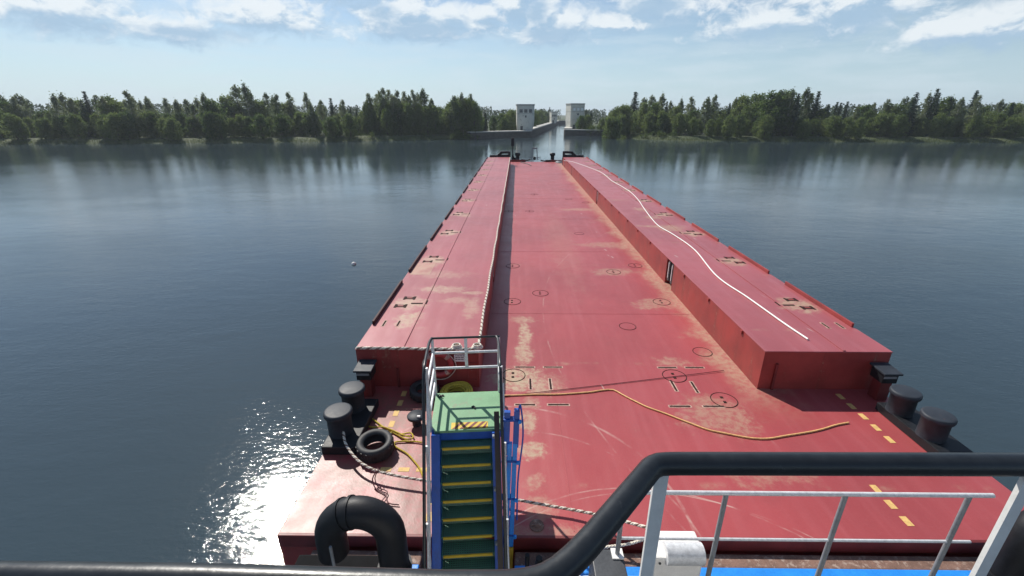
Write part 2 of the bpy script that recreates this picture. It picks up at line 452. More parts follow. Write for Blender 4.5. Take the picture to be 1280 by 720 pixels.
# ------------------------------------------------------------------ world: sky and clouds
SUNL = Vector((0.57, -0.85, -1.0)).normalized()
SUN_EL = asin(-SUNL.z)
SUN_AZ = atan2(-SUNL.x, -SUNL.y)     # clockwise from +Y
def make_world():
    w = bpy.data.worlds.new('World'); sc.world = w; w.use_nodes = True
    nt = w.node_tree; n = NT(nt)
    bg = nt.nodes['Background']
    sky = n.new('ShaderNodeTexSky', sky_type='NISHITA', sun_disc=False)
    sky.sun_elevation = SUN_EL; sky.sun_rotation = SUN_AZ
    sky.altitude = 100; sky.air_density = 1.0; sky.dust_density = 0.25; sky.ozone_density = 2.2
    tc = n.new('ShaderNodeTexCoord').outputs['Generated']
    dn = n.v('NORMALIZE', tc)
    x, y, z = n.sep(dn)
    az = n.m('ARCTAN2', x, y)
    el = n.m('ARCSINE', z)
    def azel(px, py):
        d = ray(px, py).normalized()
        return atan2(d.x, d.y), asin(d.z)
    blobs = [(525, 34, 92, 20), (690, 38, 64, 20), (610, 20, 60, 16), (770, 30, 60, 14), (505, 12, 52, 22), (470, 22, 34, 22), (560, 18, 48, 15), (535, 42, 68, 12), (600, 32, 34, 9),
             (642, 6, 34, 30), (672, 24, 34, 26), (706, 32, 36, 20), (690, 48, 44, 10),
             (806, 4, 40, 26), (840, 12, 44, 24),
             (560, -50, 70, 40), (700, -60, 80, 44), (430, -30, 60, 40), (850, -50, 70, 40),
             (330, 20, 80, 26), (210, 38, 90, 18), (60, 10, 110, 36), (950, 30, 84, 24), (1060, 6, 90, 40), (1210, 36, 110, 24)]
    B = []
    for (px, py, rx, ry) in blobs:
        a, e = azel(px, py)
        a2, _ = azel(px + rx, py); _, e2 = azel(px, py - ry)
        B.append((a, e, abs(a2 - a) * 1.12, abs(e2 - e) * 1.30))
    nv = n.comb(n.m('MULTIPLY', az, 20.0), n.m('MULTIPLY', el, 34.0), 1.7)
    def field(daz, del_):
        A = n.m('ADD', az, daz); E = n.m('ADD', el, del_)
        vec = n.comb(n.m('MULTIPLY', A, 22.0), n.m('MULTIPLY', E, 36.0), 1.7)
        ns = n.m('SUBTRACT', n.noise(vec, 1.0, 8, 0.62, 0.5), 0.5)
        best = None
        for (a, e, ra, re) in B:
            dx = n.m('DIVIDE', n.m('SUBTRACT', A, a), ra)
            dy = n.m('DIVIDE', n.m('SUBTRACT', E, e), re)
            dy = n.m('MAXIMUM', dy, n.m('MULTIPLY', dy, -1.35))     # flat base
            q = n.m('SUBTRACT', 1.0, n.v('LENGTH', n.comb(dx, dy)))
            best = q if best is None else n.m('SMOOTH_MAX', best, q, 0.15)
        return n.m('ADD', best, n.m('MULTIPLY', ns, 2.6))
    f0 = field(0.0, 0.0)
    f1 = field(-0.010, 0.020)
    dens = n.ss(f0, -0.40, 0.62)
    lit = n.ss(n.m('SUBTRACT', f0, f1), -0.42, 0.40)
    # broad shaded undersides
    dk = None
    for (px, py, rx, ry) in [(530, 36, 80, 20), (490, 46, 44, 10), (672, 16, 22, 26), (690, 44, 54, 16), (820, 10, 54, 26), (842, 40, 30, 10), (478, 16, 26, 14), (612, 28, 30, 8),
                             (240, 42, 90, 12), (90, 30, 90, 16), (330, 36, 70, 9), (960, 40, 80, 11), (1080, 22, 80, 16), (1215, 52, 100, 12)]:
        a, e = azel(px, py); a2, _ = azel(px + rx, py); _, e2 = azel(px, py - ry)
        q = n.m('SUBTRACT', 1.0, n.v('LENGTH', n.comb(n.m('DIVIDE', n.m('SUBTRACT', az, a), abs(a2 - a)), n.m('DIVIDE', n.m('SUBTRACT', el, e), abs(e2 - e)))))
        dk = q if dk is None else n.m('MAXIMUM', dk, q)
    dn2 = n.noise(n.comb(n.m('MULTIPLY', az, 30.0), n.m('MULTIPLY', el, 60.0), 5.0), 1.0, 6, 0.6)
    dk = n.ss(n.m('ADD', dk, n.m('MULTIPLY', n.m('SUBTRACT', dn2, 0.5), 1.6)), -0.15, 0.75)
    lit = n.m('MULTIPLY', lit, n.m('SUBTRACT', 1.0, n.m('MULTIPLY', dk, 0.95)))
    cc = n.mix(lit, (4.1, 5.8, 7.6), (8.9, 9.5, 9.9))
    # general fair-weather cloud over the rest of the dome
    v2 = n.v('DIVIDE', dn, n.comb(n.m('ADD', z, 0.12), n.m('ADD', z, 0.12), n.m('ADD', z, 0.12)))
    g = n.noise(v2, 1.1, 6, 0.6)
    gen = n.m('MULTIPLY', n.ss(g, 0.50, 0.68), n.m('MULTIPLY', n.ss(el, 0.26, 0.40), 0.40))
    # low thin streaks
    st = n.noise(n.comb(n.m('MULTIPLY', az, 7.0), n.m('MULTIPLY', el, 40.0), 9.0), 1.0, 6, 0.6)
    thin = n.m('MULTIPLY', n.ss(st, 0.40, 0.66), n.m('MULTIPLY_ADD', n.ss(el, 0.30, 0.02), 0.30, 0.12))
    low = n.m('MULTIPLY', n.ss(el, 0.22, -0.02), 0.80)
    c = n.mix(low, sky.outputs[0], (5.3, 7.2, 8.6))
    c = n.mix(thin, c, (6.9, 8.1, 8.9))
    c = n.mix(n.m('MULTIPLY', dens, 0.92), c, cc)
    c = n.mix(gen, c, (7.6, 8.1, 8.7))
    n.put(bg.inputs[0], c)
    bg.inputs[1].default_value = 0.068
make_world()
sl = bpy.data.lights.new('sun', 'SUN'); sl.energy = 3.8; sl.angle = radians(0.53); sl.color = (1.0, 0.95, 0.87)
so = bpy.data.objects.new('sun', sl); COL.objects.link(so)
so.rotation_euler = SUNL.to_track_quat('-Z', 'Y').to_euler(); so.location = (-30, 40, 60)

# ------------------------------------------------------------------ land and water
P_A = Vector((-20, 200)); P_B = Vector((6.5, 216)); P_C = Vector((43, 497)); P_D = Vector((70, 700))
P_E = Vector((22.8, 232)); P_F = Vector((48, 221)); P_G = Vector((57, 494))
LEFT = [(-20, 203), (-32, 193), (-60, 185), (-75, 177), (-120, 170), (-200, 160), (-350, 150), (-600, 120), (-1900, 40), (-1900, 2600),
        (330, 2600), (69, 700), (42, 498), (5.4, 218)]
RIGHT = [(24, 234.2), (48, 223), (50, 197), (62, 187), (100, 183), (150, 179), (300, 162), (600, 135), (2600, 60), (2600, 2600), (350, 2600), (86, 700), (58, 493)]

def inpoly(x, y, P):
    c = False; j = len(P) - 1
    for i in range(len(P)):
        if (P[i][1] > y) != (P[j][1] > y) and x < (P[j][0] - P[i][0]) * (y - P[i][1]) / (P[j][1] - P[i][1]) + P[i][0]:
            c = not c
        j = i
    return c
def sdist(x, y, P):
    b = 1e18
    for i in range(len(P)):
        ax, ay = P[i - 1]; bx, by = P[i]
        dx, dy = bx - ax, by - ay
        t = max(0, min(1, ((x - ax) * dx + (y - ay) * dy) / (dx * dx + dy * dy)))
        q = (x - ax - t * dx) ** 2 + (y - ay - t * dy) ** 2
        if q < b: b = q
    b = sqrt(b)
    return b if inpoly(x, y, P) else -b
def wob(x, y):
    return sin(x * 0.21 + 1.3) * cos(y * 0.17) + 0.6 * sin(x * 0.53 + y * 0.41)
def land_z(x, y):
    d = max(sdist(x, y, LEFT), sdist(x, y, RIGHT))
    if d < 0: return max(-2.0, d * 0.3)
    d2 = d + 0.35 * wob(x, y)
    return max(0.02, min(1.5, d2 * 0.30)) + min(3.0, max(0, d - 60) * 0.01) * 0.6 + 0.12 * wob(x * 0.7, y * 0.7) * min(1, d * 0.2)

def lin(a, b, s):
    k = int((b - a) / s)
    return [a + (b - a) * i / k for i in range(k)]
xs = [-1880, -1500, -1100, -800, -600] + lin(-450, -210, 20) + lin(-210, -90, 5) + lin(-90, 90, 2.2) + lin(90, 260, 5) + lin(260, 460, 20) + [600, 800, 1100, 1500, 2000, 2580]
ys = lin(60, 130, 15) + lin(130, 160, 4) + lin(160, 245, 1.8) + lin(245, 320, 6) + lin(320, 720, 20) + [800, 1000, 1300, 1700, 2200, 2580]
mb = MB()
W = len(xs)
mb.add([(x, y, land_z(x, y)) for y in ys for x in xs],
       [(j * W + i, j * W + i + 1, (j + 1) * W + i + 1, (j + 1) * W + i) for j in range(len(ys) - 1) for i in range(W - 1)], True)
mg, n, b = newmat('bank_soil')
pos = n.new('ShaderNodeNewGeometry').outputs['Position']
c = n.mix(n.ss(n.noise(pos, 0.25, 6, 0.65), 0.35, 0.65), (0.030, 0.050, 0.016), (0.065, 0.082, 0.028))
c = n.mix(n.ss(n.noise(pos, 1.6, 5, 0.7), 0.55, 0.75), c, (0.10, 0.08, 0.05))
n.put(b.inputs['Base Color'], c); b.inputs['Roughness'].default_value = 0.95
tag(mb.build('riverbank', mg), kind='structure')

mw, n, b = newmat('lake_water')
pos = n.new('ShaderNodeNewGeometry').outputs['Position']
x, y, z = n.sep(pos)
b.inputs['Base Color'].default_value = (0.036, 0.056, 0.068, 1)
b.inputs['Roughness'].default_value = 0.06
b.inputs['IOR'].default_value = 1.38
patch = n.ss(n.noise(n.comb(n.m('MULTIPLY', x, 0.02), n.m('MULTIPLY', y, 0.035)), 1.0, 4, 0.6), 0.35, 0.68)
w1 = n.noise(n.comb(n.m('MULTIPLY', x, 0.55), n.m('MULTIPLY', y, 0.95)), 1.0, 4, 0.55, 0.3)
w2 = n.noise(n.comb(n.m('MULTIPLY', x, 1.9), n.m('MULTIPLY', y, 3.4), 3.0), 1.0, 4, 0.6, 0.4)
near = n.ss(y, 125.0, 35.0)
w3 = n.noise(n.comb(n.m('MULTIPLY', x, 3.6), n.m('MULTIPLY', y, 6.5), 7.0), 1.0, 5, 0.65, 0.5)
w4 = n.noise(n.comb(n.m('MULTIPLY', x, 0.16), n.m('MULTIPLY', y, 0.40), 2.0), 1.0, 3, 0.5, 0.6)
h = n.m('ADD', n.m('MULTIPLY', w1, 0.6), n.m('MULTIPLY', w2, n.m('MULTIPLY_ADD', patch, 0.35, 0.12)))
h = n.m('ADD', h, n.m('MULTIPLY', n.m('MULTIPLY', w3, near), n.m('MULTIPLY_ADD', patch, 0.42, 0.16)))
h = n.m('ADD', h, n.m('MULTIPLY', n.m('MULTIPLY', w4, near), 0.7))
n.put(b.inputs['Normal'], n.bump(h, 0.20, 0.17))
mb = MB()
for (a0, a1) in ((-3000, 3000),):
    mb.add([(a0, -1500, 0), (a1, -1500, 0), (a1, 3000, 0), (a0, 3000, 0)], [(0, 1, 2, 3)])
tag(mb.build('water', mw), kind='structure')

# ------------------------------------------------------------------ the barge
B = empty('cargo_barge', (2.63, 37.0, 0.0))
tag(B, 'long red flat-deck cargo barge with two raised side boxes, pushed ahead over the water', 'barge')
XL0, XL1, XR0, XR1 = -4.03, -0.955, 6.18, 9.29
YS, YB0, YB1, YBOW = 5.55, 9.98, 63.3, 68.6
ZD, ZB = 3.4, 4.5
stains = []
for (px, py, rx, ry, a) in [(660, 527, .28, .50, .85), (667, 563, .34, .26, .9), (668, 602, .22, .30, .55), (672, 635, .30, .32, .5), (656, 420, .22, 1.7, .85),
                            (655, 400, .45, .35, .5), (652, 472, .75, .65, 1.0), (680, 482, .5, .4, .75), (654, 442, .3, .6, .8), (664, 505, .25, .25, .6), (838, 452, .6, .35, .55),
                            (690, 480, .5, .5, .35), (724, 262, 1.6, .5, .5), (700, 300, .9, 8, .14), (770, 306, 2.2, .5, .45), (820, 380, .9, .6, .55),
                            (768, 340, 1.0, .5, .5), (668, 668, 1.3, .18, .45), (900, 520, .9, .8, .5), (960, 590, .8, .5, .4)]:
    p = gp(px, py, ZD); stains.append((p.x, p.y, rx, ry, a))
arcs = []
q = gp(640, 640, ZD)
arcs = [(q.x - 0.2, q.y - 0.2, 3.3, 0.045, 0.40), (q.x + 0.1, q.y - 0.9, 3.1, 0.03, 0.4), (q.x + 2.2, q.y - 3.3, 3.9, 0.022, 0.5), (q.x + 2.4, q.y - 3.6, 4.1, 0.018, 0.5),
        (q.x + 20, q.y + 8, 19.0, 0.03, 0.3)]
M['cargo_deck'] = deck_mat('cargo_deck_paint', (0.36, 0.064, 0.068), stains, arcs, dusty=(6.18, 1.0), tan_amt=0.655)
s2 = []
for (px, py, rx, ry, a) in [(510, 398, .40, .50, .85), (505, 405, .35, .35, .7), (538, 330, .5, .5, .55), (552, 343, 1.1, .5, .35), (552, 362, .8, .35, .6), (570, 375, .5, .3, .4),
                            (588, 385, .25, .8, .5), (591, 366, .35, .15, .6), (582, 269, .4, .6, .6)]:
    p = gp(px, py, ZB); s2.append((p.x, p.y, rx, ry, a))
for (px, py, rx, ry, a) in [(820, 283, 1.2, .25, .6), (838, 285, .8, .8, .6), (800, 262, .5, .6, .5), (815, 272, .6, .5, .5), (770, 250, 1.2, .3, .3)]:
    p = gp(px, py, ZB); s2.append((p.x, p.y, rx, ry, a))
M['box_deck'] = deck_mat('box_top_paint', (0.36, 0.086, 0.096), s2, (), tan_amt=0.63, sockets=True)
M['patch'] = deck_mat('bare_patch', (0.40, 0.16, 0.12), (), (), tan_amt=0.40)

# hull
hull = MB()
pts = [(XL0 + 0.02, YS), (XR1 - 0.02, YS), (XR1 - 0.02, 65.0), (XR1 - 1.6, YBOW), (XL0 + 1.6, YBOW), (XL0 + 0.02, 65.0)]
nb = len(pts)
bot = [(p[0], p[1] if p[1] < 60 else p[1] - 6.5, -1.6) for p in pts]
top = [(p[0], p[1], ZD - 0.012) for p in pts]
hull.add(bot + top, [tuple(reversed(range(nb))), tuple(range(nb, 2 * nb))] + [(i, (i + 1) % nb, (i + 1) % nb + nb, i + nb) for i in range(nb)])
hull.build('hull', M['steel_red'], B)
deck = MB()
deck.prism(pts, ZD - 0.008, ZD)
deck.build('cargo_deck', M['cargo_deck'], B)
# rim plate along the stern edge of the deck
MB().box2((XL0 + .03, YS - 0.03, ZD - 0.25), (XR1 - .03, YS + 0.03, ZD + 0.012)).build('stern_rim', M['red_dark'], B, bevel=0.012)

SLOTS = [17.4, 35.3, 52.8, 61.4]
def side_box(sgn):
    """box with pilot recesses cut into its inner wall; sgn -1 left, +1 right"""
    xi, xo = (XL1, XL0 - 0.012) if sgn < 0 else (XR0, XR1 + 0.012)
    out = 0.30 * sgn
    pin = []
    for i, s in enumerate(SLOTS):
        hw = 0.42 if i == 0 else 0.20
        pin += [(xi, s - hw), (xi + out, s - hw), (xi + out, s + hw), (xi, s + hw)]
    poly = [(xi, YB0)] + pin + [(xi, YB1), (xo, YB1), (xo, YB0)]
    if sgn > 0: poly = list(reversed(poly))
    poly2 = poly if sgn < 0 else poly
    # orientation: make counter clockwise
    area = sum(poly[i][0] * poly[(i + 1) % len(poly)][1] - poly[(i + 1) % len(poly)][0] * poly[i][1] for i in range(len(poly)))
    if area < 0: poly = list(reversed(poly))
    w = MB().prism(poly, ZD + 0.002, ZB - 0.032).build('side_box', M['steel_red'], B)
    t = MB().prism([(xi - sgn * .012, YB0 - .015), (xi - sgn * .012, YB1 + .01), (xo + sgn * .01, YB1 + .01), (xo + sgn * .01, YB0 - .015)][::(1 if sgn > 0 else 1)], ZB - 0.030, ZB)
    t.build('box_top', M['box_deck'], w, fixn=True, bevel=.012)
    # lap of the plating along the box
    sx = -2.87 if sgn < 0 else 8.13
    l = MB().prism([(sx - .035, YB0 + .01), (sx + .035, YB0 + .01), (sx + .035, YB1 - .02), (sx - .035, YB1 - .02)], ZB + 0.002, ZB + 0.022)
    l.build('plate_lap', M['box_deck'], w, bevel=0.008)
    # kerb bars along the outer edge; the left ones are coloured as if in shade
    y0 = 11.35 - 4.47
    xk = xo - sgn * 0.045
    for i in range(14):
        a = max(YB0 + 0.2, y0 + i * 4.47); e = min(YB1 - 0.3, y0 + i * 4.47 + 3.35)
        if e - a < 0.6: continue
        MB().box2((xk - .03, a, ZB + 0.003), (xk + .03, e, ZB + 0.12)).build('edge_bar', M['kerb'] if sgn < 0 else M['steel_red'], w, bevel=0.01)
    # black pilot posts inside the recesses
    for i, s in enumerate(SLOTS):
        hw = 0.42 if i == 0 else 0.20
        back = MB().box2((xi + out - sgn * .004, s - hw + .003, ZD + .005), (xi + out - sgn * .02, s + hw - .003, ZB - .03))
        r = back.build('pilot_recess', M['black'], w)
        for dy in ((-0.2, 0.2) if i == 0 else (0.0,)):
            pm = MB().box2((xi + out - sgn * .03, s + dy - .10, ZD + .18), (xi + sgn * .03, s + dy + .10, ZB - .10))
            pm.build('pilot_post', M['dkgrey'], r, bevel=0.02)
            MB().box2((xi + sgn * .024, s + dy - .03, ZD + .3), (xi + sgn * .012, s + dy + .03, ZB - .16)).build('guide_strip', M['silver'], r)
    # fittings for stanchions
    for k in range(12):
        yc = 13.0 + 4.47 * k
        if yc > YB1 - 1: break
        xc = (-3.42 if sgn < 0 else 8.68)
        s = -sgn
        z0, z1 = ZB + 0.001, ZB + 0.007
        def bow(cx, cy):
            q = [(-.19, -.13), (-.13, -.13), (-.10, -.09), (.10, -.09), (.13, -.13), (.19, -.13), (.19, .13), (.13, .13), (.10, .09), (-.10, .09), (-.13, .13), (-.19, .13)]
            return MB().prism([(cx + u, cy + v) for u, v in q], z0, z1)
        q = [(.14, -.16), (.63, -.16), (.63, .13), (.575, .13), (.575, -.075), (.14, -.075)]
        q = [(xc + s * u, yc + v) for u, v in q]
        o = MB().prism(q if s > 0 else q[::-1], z0, z1).build('lashing_socket', M['slot'], B)
        for (u, v) in ((0, .32), (-s * .14, -.32)):
            bow(xc + u, yc + v).build('socket_slot', M['slot'], o)
            MB().box((xc + u, yc + v, z1 + .002), (.17, .07, .003)).build('socket_bar', M['steel_red'], o)
        if k == 0:
            for dx in (-0.30, 0.10):
                xx, yy = xc + dx * s, 11.45
                MB().box2((xx - .05, yy - .20, ZB + .001), (xx + .05, yy + .20, ZB + .004)).build('worn_rim', M['pale'], w)
                MB().box2((xx - .025, yy - .17, ZB + .0045), (xx + .025, yy + .17, ZB + .008)).build('lashing_slot', M['slot'], w)
        if k == 1 and sgn < 0:
            MB().box2((xo + .12, yc - 1.9, ZB + .001), (xo + .85, yc - .55, ZB + .003)).build('bare_patch', M['patch'], w)
    return w
boxL = side_box(-1); boxR = side_box(1)
for k in range(22):
    yy = 11.2 + 2.3 * k
    if min(abs(yy - q_) for q_ in SLOTS) < .7: continue
    MB().box2((XR0 - .045, yy - .05, ZB - .13), (XR0 - .002, yy + .05, ZB - .03)).build('edge_lug', M['steel_red'], boxR, bevel=.006)

# fittings on the wall of the left box that faces aft
yw = YB0 - 0.004
MB().box2((-1.57, yw - .016, 4.16), (-1.28, yw - .002, 4.36)).build('notice_plate', M['white'], boxL)
nt_ = MB()
for r_, row in enumerate(((.03, .07, .05, .06), (.06, .05, .08), (.05, .07, .06))):
    xx = -1.54
    for wd in row:
        nt_.box2((xx, yw - .019, 4.315 - r_ * .05), (xx + wd, yw - .0165, 4.335 - r_ * .05)); xx += wd + .012
nt_.build('notice_lettering', M['dkgrey'], boxL)
def frame(x0, x1, z0, z1, name, mat, t=.02, dep=.03):
    f = MB()
    f.box2((x0, yw - dep, z0), (x1, yw - .002, z0 + t)); f.box2((x0, yw - dep, z1 - t), (x1, yw - .002, z1))
    f.box2((x0, yw - dep, z0 + t), (x0 + t, yw - .002, z1 - t)); f.box2((x1 - t, yw - dep, z0 + t), (x1, yw - .002, z1 - t))
    return f.build(name, mat, boxL)
frame(-1.24, -1.00, 3.62, 3.92, 'hatch_frame', M['steel_red'])
rr = []
for k in range(24):
    a = 2 * pi * k / 24
    rr.append((-1.12 + .15 * (abs(cos(a)) ** .5) * (1 if cos(a) > 0 else -1), yw - .012, 4.24 + .13 * (abs(sin(a)) ** .5) * (1 if sin(a) > 0 else -1)))
MB().tube(rr, .010, 6, closed=True).build('hatch_ring', M['steel_red'], boxL)
MB().box2((-3.06, yw - .05, ZD + .01), (-3.0, yw - .003, ZD + .55)).build('wall_stiffener', M['red_dark'], boxL)
# the same wall on the right box
MB().box2((6.5, yw - .05, ZD + .01), (6.56, yw - .003, ZD + .75)).build('wall_stiffener', M['red_dark'], boxR)

# manhole covers on the cargo deck
def manhole(px, py, r, dots=True, pz=ZD):
    c = gp(px, py, pz)
    m = MB()
    m.lathe([(r * .95, 0.001), (r * .95, .004), (0.0, .004)], (c.x, c.y, pz), 32, smooth=False)
    o = m.build('manhole_cover', M['cargo_deck'], B)
    k = MB()
    k.tube([(c.x + r * cos(2 * pi * i / 40), c.y + r * sin(2 * pi * i / 40), pz + .002) for i in range(40)], .010, 6, closed=True)
    k.build('cover_gap', M['slot'], o)
    if dots:
        for s in (-1, 1):
            MB().box((c.x - .02, c.y + s * .10, pz + .010), (.07, .07, .010)).build('lifting_eye', M['slot'], o)
for (px, py, dt) in [(640.5, 377, 1), (675.5, 366.5, 1), (641, 332.5, 1), (767, 340, 1), (794, 332, 1), (827, 377.5, 1), (784.5, 408, 0), (642, 469, 1), (843, 470, 1),
                     (662, 264, 1), (724, 292, 0), (711, 249, 0), (636, 264, 1), (732, 253, 0), (905, 500, 1), (878, 440, 0), (668, 243, 1)]:
    manhole(px, py, 0.31 if dt else 0.27, dt)
c = gp(671, 657.5, ZD)
v = MB(); v.lathe([(.0, .02), (.05, .022), (.05, .012), (.10, .012), (.125, .016), (.125, .001)], (c.x, c.y, ZD), 24); v.box((c.x, c.y, ZD + .024), (.19, .025, .012))
v.build('deck_plug', M['brown'], B)
# lashing slots in pale worn rims
def slot(px, py, L, across=True):
    c = gp(px, py, ZD)
    sx, sy = (L, .05) if across else (.05, L)
    o = MB().box((c.x, c.y, ZD + .002), (sx + .06, sy + .05, .003)).build('slot_rim', M['pale'], B)
    MB().box((c.x, c.y, ZD + .006), (sx, sy, .004)).build('lashing_slot', M['slot'], o)
for (px, py, L, ac) in [(656, 459, .52, 1), (691, 459, .50, 1), (663, 480, .50, 0), (688, 480, .50, 0), (656.5, 506, .48, 1), (698, 506, .50, 1), (834, 459.5, .5, 1), (868, 459.5, .5, 1),
                        (842, 482, .5, 0), (868, 484, .5, 0), (850, 508, .5, 1), (892, 508, .5, 1)]:
    slot(px, py, L, ac)
# weld seams across the deck
for yy in (14.6, 22.3, 30.0, 37.8, 46.0, 54.0, 62.0):
    MB().box2((XL1 + .05, yy - .012, ZD + .001), (XR0 - .05, yy + .012, ZD + .005)).build('weld_seam', M['cargo_deck'], B)
MB().box2((0.98, YS + .12, ZD + .001), (1.0, 9.2, ZD + .005)).build('weld_seam', M['cargo_deck'], B)
# yellow dashes on the stern deck
for s in (0, 1):
    def mx(x): return x if s == 0 else 5.26 - x
    for k in range(5):
        y = 7.95 + k * .40
        MB().box2((mx(-2.90), y, ZD + .001), (mx(-2.78), y + .22, ZD + .005)).build('yellow_dash', M['paleyellow'], B)
    for k in range(5):
        x = -2.70 + k * .36
        MB().box2((mx(x), 7.00, ZD + .001), (mx(x + .22), 7.11, ZD + .005)).build('yellow_dash', M['paleyellow'], B)
    for k in range(3):
        y = 6.76 - k * .36
        MB().box2((mx(-1.58), y - .2, ZD + .001), (mx(-1.46), y, ZD + .005)).build('yellow_dash', M['paleyellow'], B)

# bow fittings
for (xi, s) in ((XL1, -1), (XR0, 1)):
    f = MB()
    xa, xb = xi, xi + s * 1.75
    y = 64.2; z0 = ZD; z1 = ZB + .72
    f.box2((min(xa, xa + s * .3), y - .3, z0), (max(xa, xa + s * .3), y + .3, z1))
    f.bar((xa + s * .2, y, z1 - .12), (xb - s * .40, y, z1 - .16), .45, .30)
    f.bar((xb - s * .55, y, z1 - .16), (xb + s * .05, y, ZB + .02), .45, .34)
    f.bar((xa + s * .2, y, ZB + .06), (xb + s * .7, y, ZB + .02), .6, .42)
    f.cyl((xb + s * .9, y - .2, ZB - .3), (xb + s * .9, y - .2, ZB + .22), .20)
    f.cyl((xb + s * .2, y - .4, ZB - .2), (xb + s * .2, y - .4, ZB + .20), .18)
    f.build('fairlead_frame', M['black'], B, bevel=0.03)
    MB().box2((min(xi + s * .01, xi + s * 3.0), 63.35, ZD + .002), (max(xi + s * .01, xi + s * 3.0), 65.1, ZB - .22)).build('bow_locker', M['red_dark'], B, bevel=.03)
    # bollard by the fairlead
    bx = gp(647 if s < 0 else 690.5, 201.0, ZD)
    q = MB(); q.lathe([(.40, 0), (.40, .08), (.27, .12), (.27, .70), (.40, .78), (.42, .98), (.34, 1.14), (0, 1.17)], (bx.x, bx.y, ZD), 18)
    q.build('bollard', M['black'], B)
bx = gp(640.9, 200.5, ZD)
q = MB(); q.cyl((bx.x, bx.y, ZD), (bx.x, bx.y, ZD + 2.2), .085, .07); q.lathe([(.22, 0), (.2, .5), (.06, .9)], (bx.x, bx.y, ZD), 12)
mast = q.build('signal_mast', M['black'], B)
MB().box((bx.x, bx.y, ZD + 2.65), (.46, .40, 1.15)).build('mast_lantern', M['black'], mast, bevel=.04)
MB().box((bx.x + .35, bx.y - .1, ZD + .22), (.42, .4, .44)).build('mast_winch', M['black'], mast, bevel=.05)
bx = gp(668, 200, ZD)
a_ = MB()
for s in (-1, 1):
    a_.bar((bx.x + s * .42, bx.y, ZD), (bx.x + s * .36, bx.y, ZD + 1.62), .12, .12)
a_.bar((bx.x - .42, bx.y, ZD + 1.70), (bx.x + .42, bx.y, ZD + 1.70), .12, .2)
a_.bar((bx.x - .75, bx.y, ZD + .35), (bx.x + .85, bx.y, ZD + .35), .05, .05)
for dx in (-.75, .55, .85): a_.bar((bx.x + dx, bx.y, ZD), (bx.x + dx, bx.y, ZD + .55), .06, .06)
a_.build('anchor_frame', M['grey'], B)
MB().lathe([(.20, 0), (.22, .2), (.15, .45), (.0, .5)], (bx.x + .02, bx.y, ZD + .02), 14).build('anchor_roller', M['black'], B)
ch = MB()
for (p0, p1) in (((652, 199.5), (663, 199.2)), ((676, 200.5), (688, 200.2))):
    A0 = gp(*p0, ZD + .25); A1 = gp(*p1, ZD + .25)
    ch.tube([A0.lerp(A1, t / 8) - Vector((0, 0, .12 * sin(pi * t / 8))) for t in range(9)], .09, 6)
ch.build('anchor_chain', M['black'], B)
# low bulwark round the bow
for (p0, p1) in (((XL0 + .05, 64.9), (XL0 + 1.62, YBOW - .05)), ((XL0 + 1.66, YBOW - .05), (1.2, YBOW - .05)), ((4.1, YBOW - .05), (XR1 - 1.66, YBOW - .05)), ((XR1 - 1.62, YBOW - .05), (XR1 - .05, 64.9))):
    MB().bar((*p0, ZD + .14), (*p1, ZD + .14), .06, .28).build('bow_bulwark', M['red_dark'], B, bevel=.01)
c = gp(701, 203.2, ZD)
q = MB()
for k in range(4): q.tube([(c.x + (.75 - .06 * k) * cos(a * pi / 12), c.y + (1.0 - .1 * k) * sin(a * pi / 12), ZD + .05 + .05 * k) for a in range(24)], .05, 6, closed=True)
tag(q.build('rope_coil', M['grey'], origin=(c.x, c.y, ZD)), 'grey rope coil on the far bow deck beside the right side box', 'rope coil')
p0 = gp(651, 203, ZD + .04); p1 = gp(660, 205, ZD + .04); p2 = gp(664, 207.2, ZD + .04)
tag(MB().tube(smooth_path([p0, p1, p2], .3), .05, 6).build('mooring_line', M['dkgrey'], origin=p2), 'short dark line lying on the deck at the far bow', 'rope')

# stern deck fittings: double bollards
def double_bollard(x, ya, yb):
    o = MB().box2((x - .24, ya - .50, ZD + .002), (x + .46, yb + .36, ZD + .20)).build('bollard_base', M['black'], B, bevel=.02)
    for y in (ya, yb):
        MB().lathe([(.26, .19), (.25, .24), (.25, .62), (.285, .64), (.295, .67), (.295, .72), (.28, .745), (.25, .752), (0, .753)], (x, y, ZD), 28).build('bollard', M['bollard'], o)
double_bollard(-3.78, 7.95, 8.80)
double_bollard(8.82, 7.95, 8.80)
for x in (-3.72, 8.98):
    o = MB().box2((x - .14, 9.50, ZD + .002), (x + .14, 9.78, ZD + .52)).build('vent_pedestal', M['red_dark'], B, bevel=.02)
    MB().box2((x - .18, 9.44, ZD + .523), (x + .18, 9.84, ZD + .765)).build('vent_box', M['black'], o, bevel=.02)
    l = MB(); l.add([(x - .22, 9.38, ZD + .77), (x + .22, 9.38, ZD + .77), (x + .22, 9.90, ZD + .80), (x - .22, 9.90, ZD + .80),
                     (x - .22, 9.38, ZD + .82), (x + .22, 9.38, ZD + .82), (x + .22, 9.90, ZD + .85), (x - .22, 9.90, ZD + .85)],
                    [(3, 2, 1, 0), (4, 5, 6, 7), (0, 1, 5, 4), (1, 2, 6, 5), (2, 3, 7, 6), (3, 0, 4, 7)])
    l.build('vent_lid', M['bollard'], o, bevel=.012)
    MB().box2((x - .17, 9.432, ZD + .66), (x + .14, 9.438, ZD + .72)).build('pale_strip', M['grey'], o)
c = gp(520, 517, ZD + .3)
q = MB(); q.lathe([(.10, 0), (.10, .20), (.20, .205), (.205, .25), (.19, .268), (0, .272)], (c.x, c.y, ZD + .001), 22)
o = q.build('mushroom_vent', M['bollard'], B)
MB().box((c.x + .08, c.y - .10, ZD + .295), (.07, .04, .04)).build('vent_handle', M['white'], o)

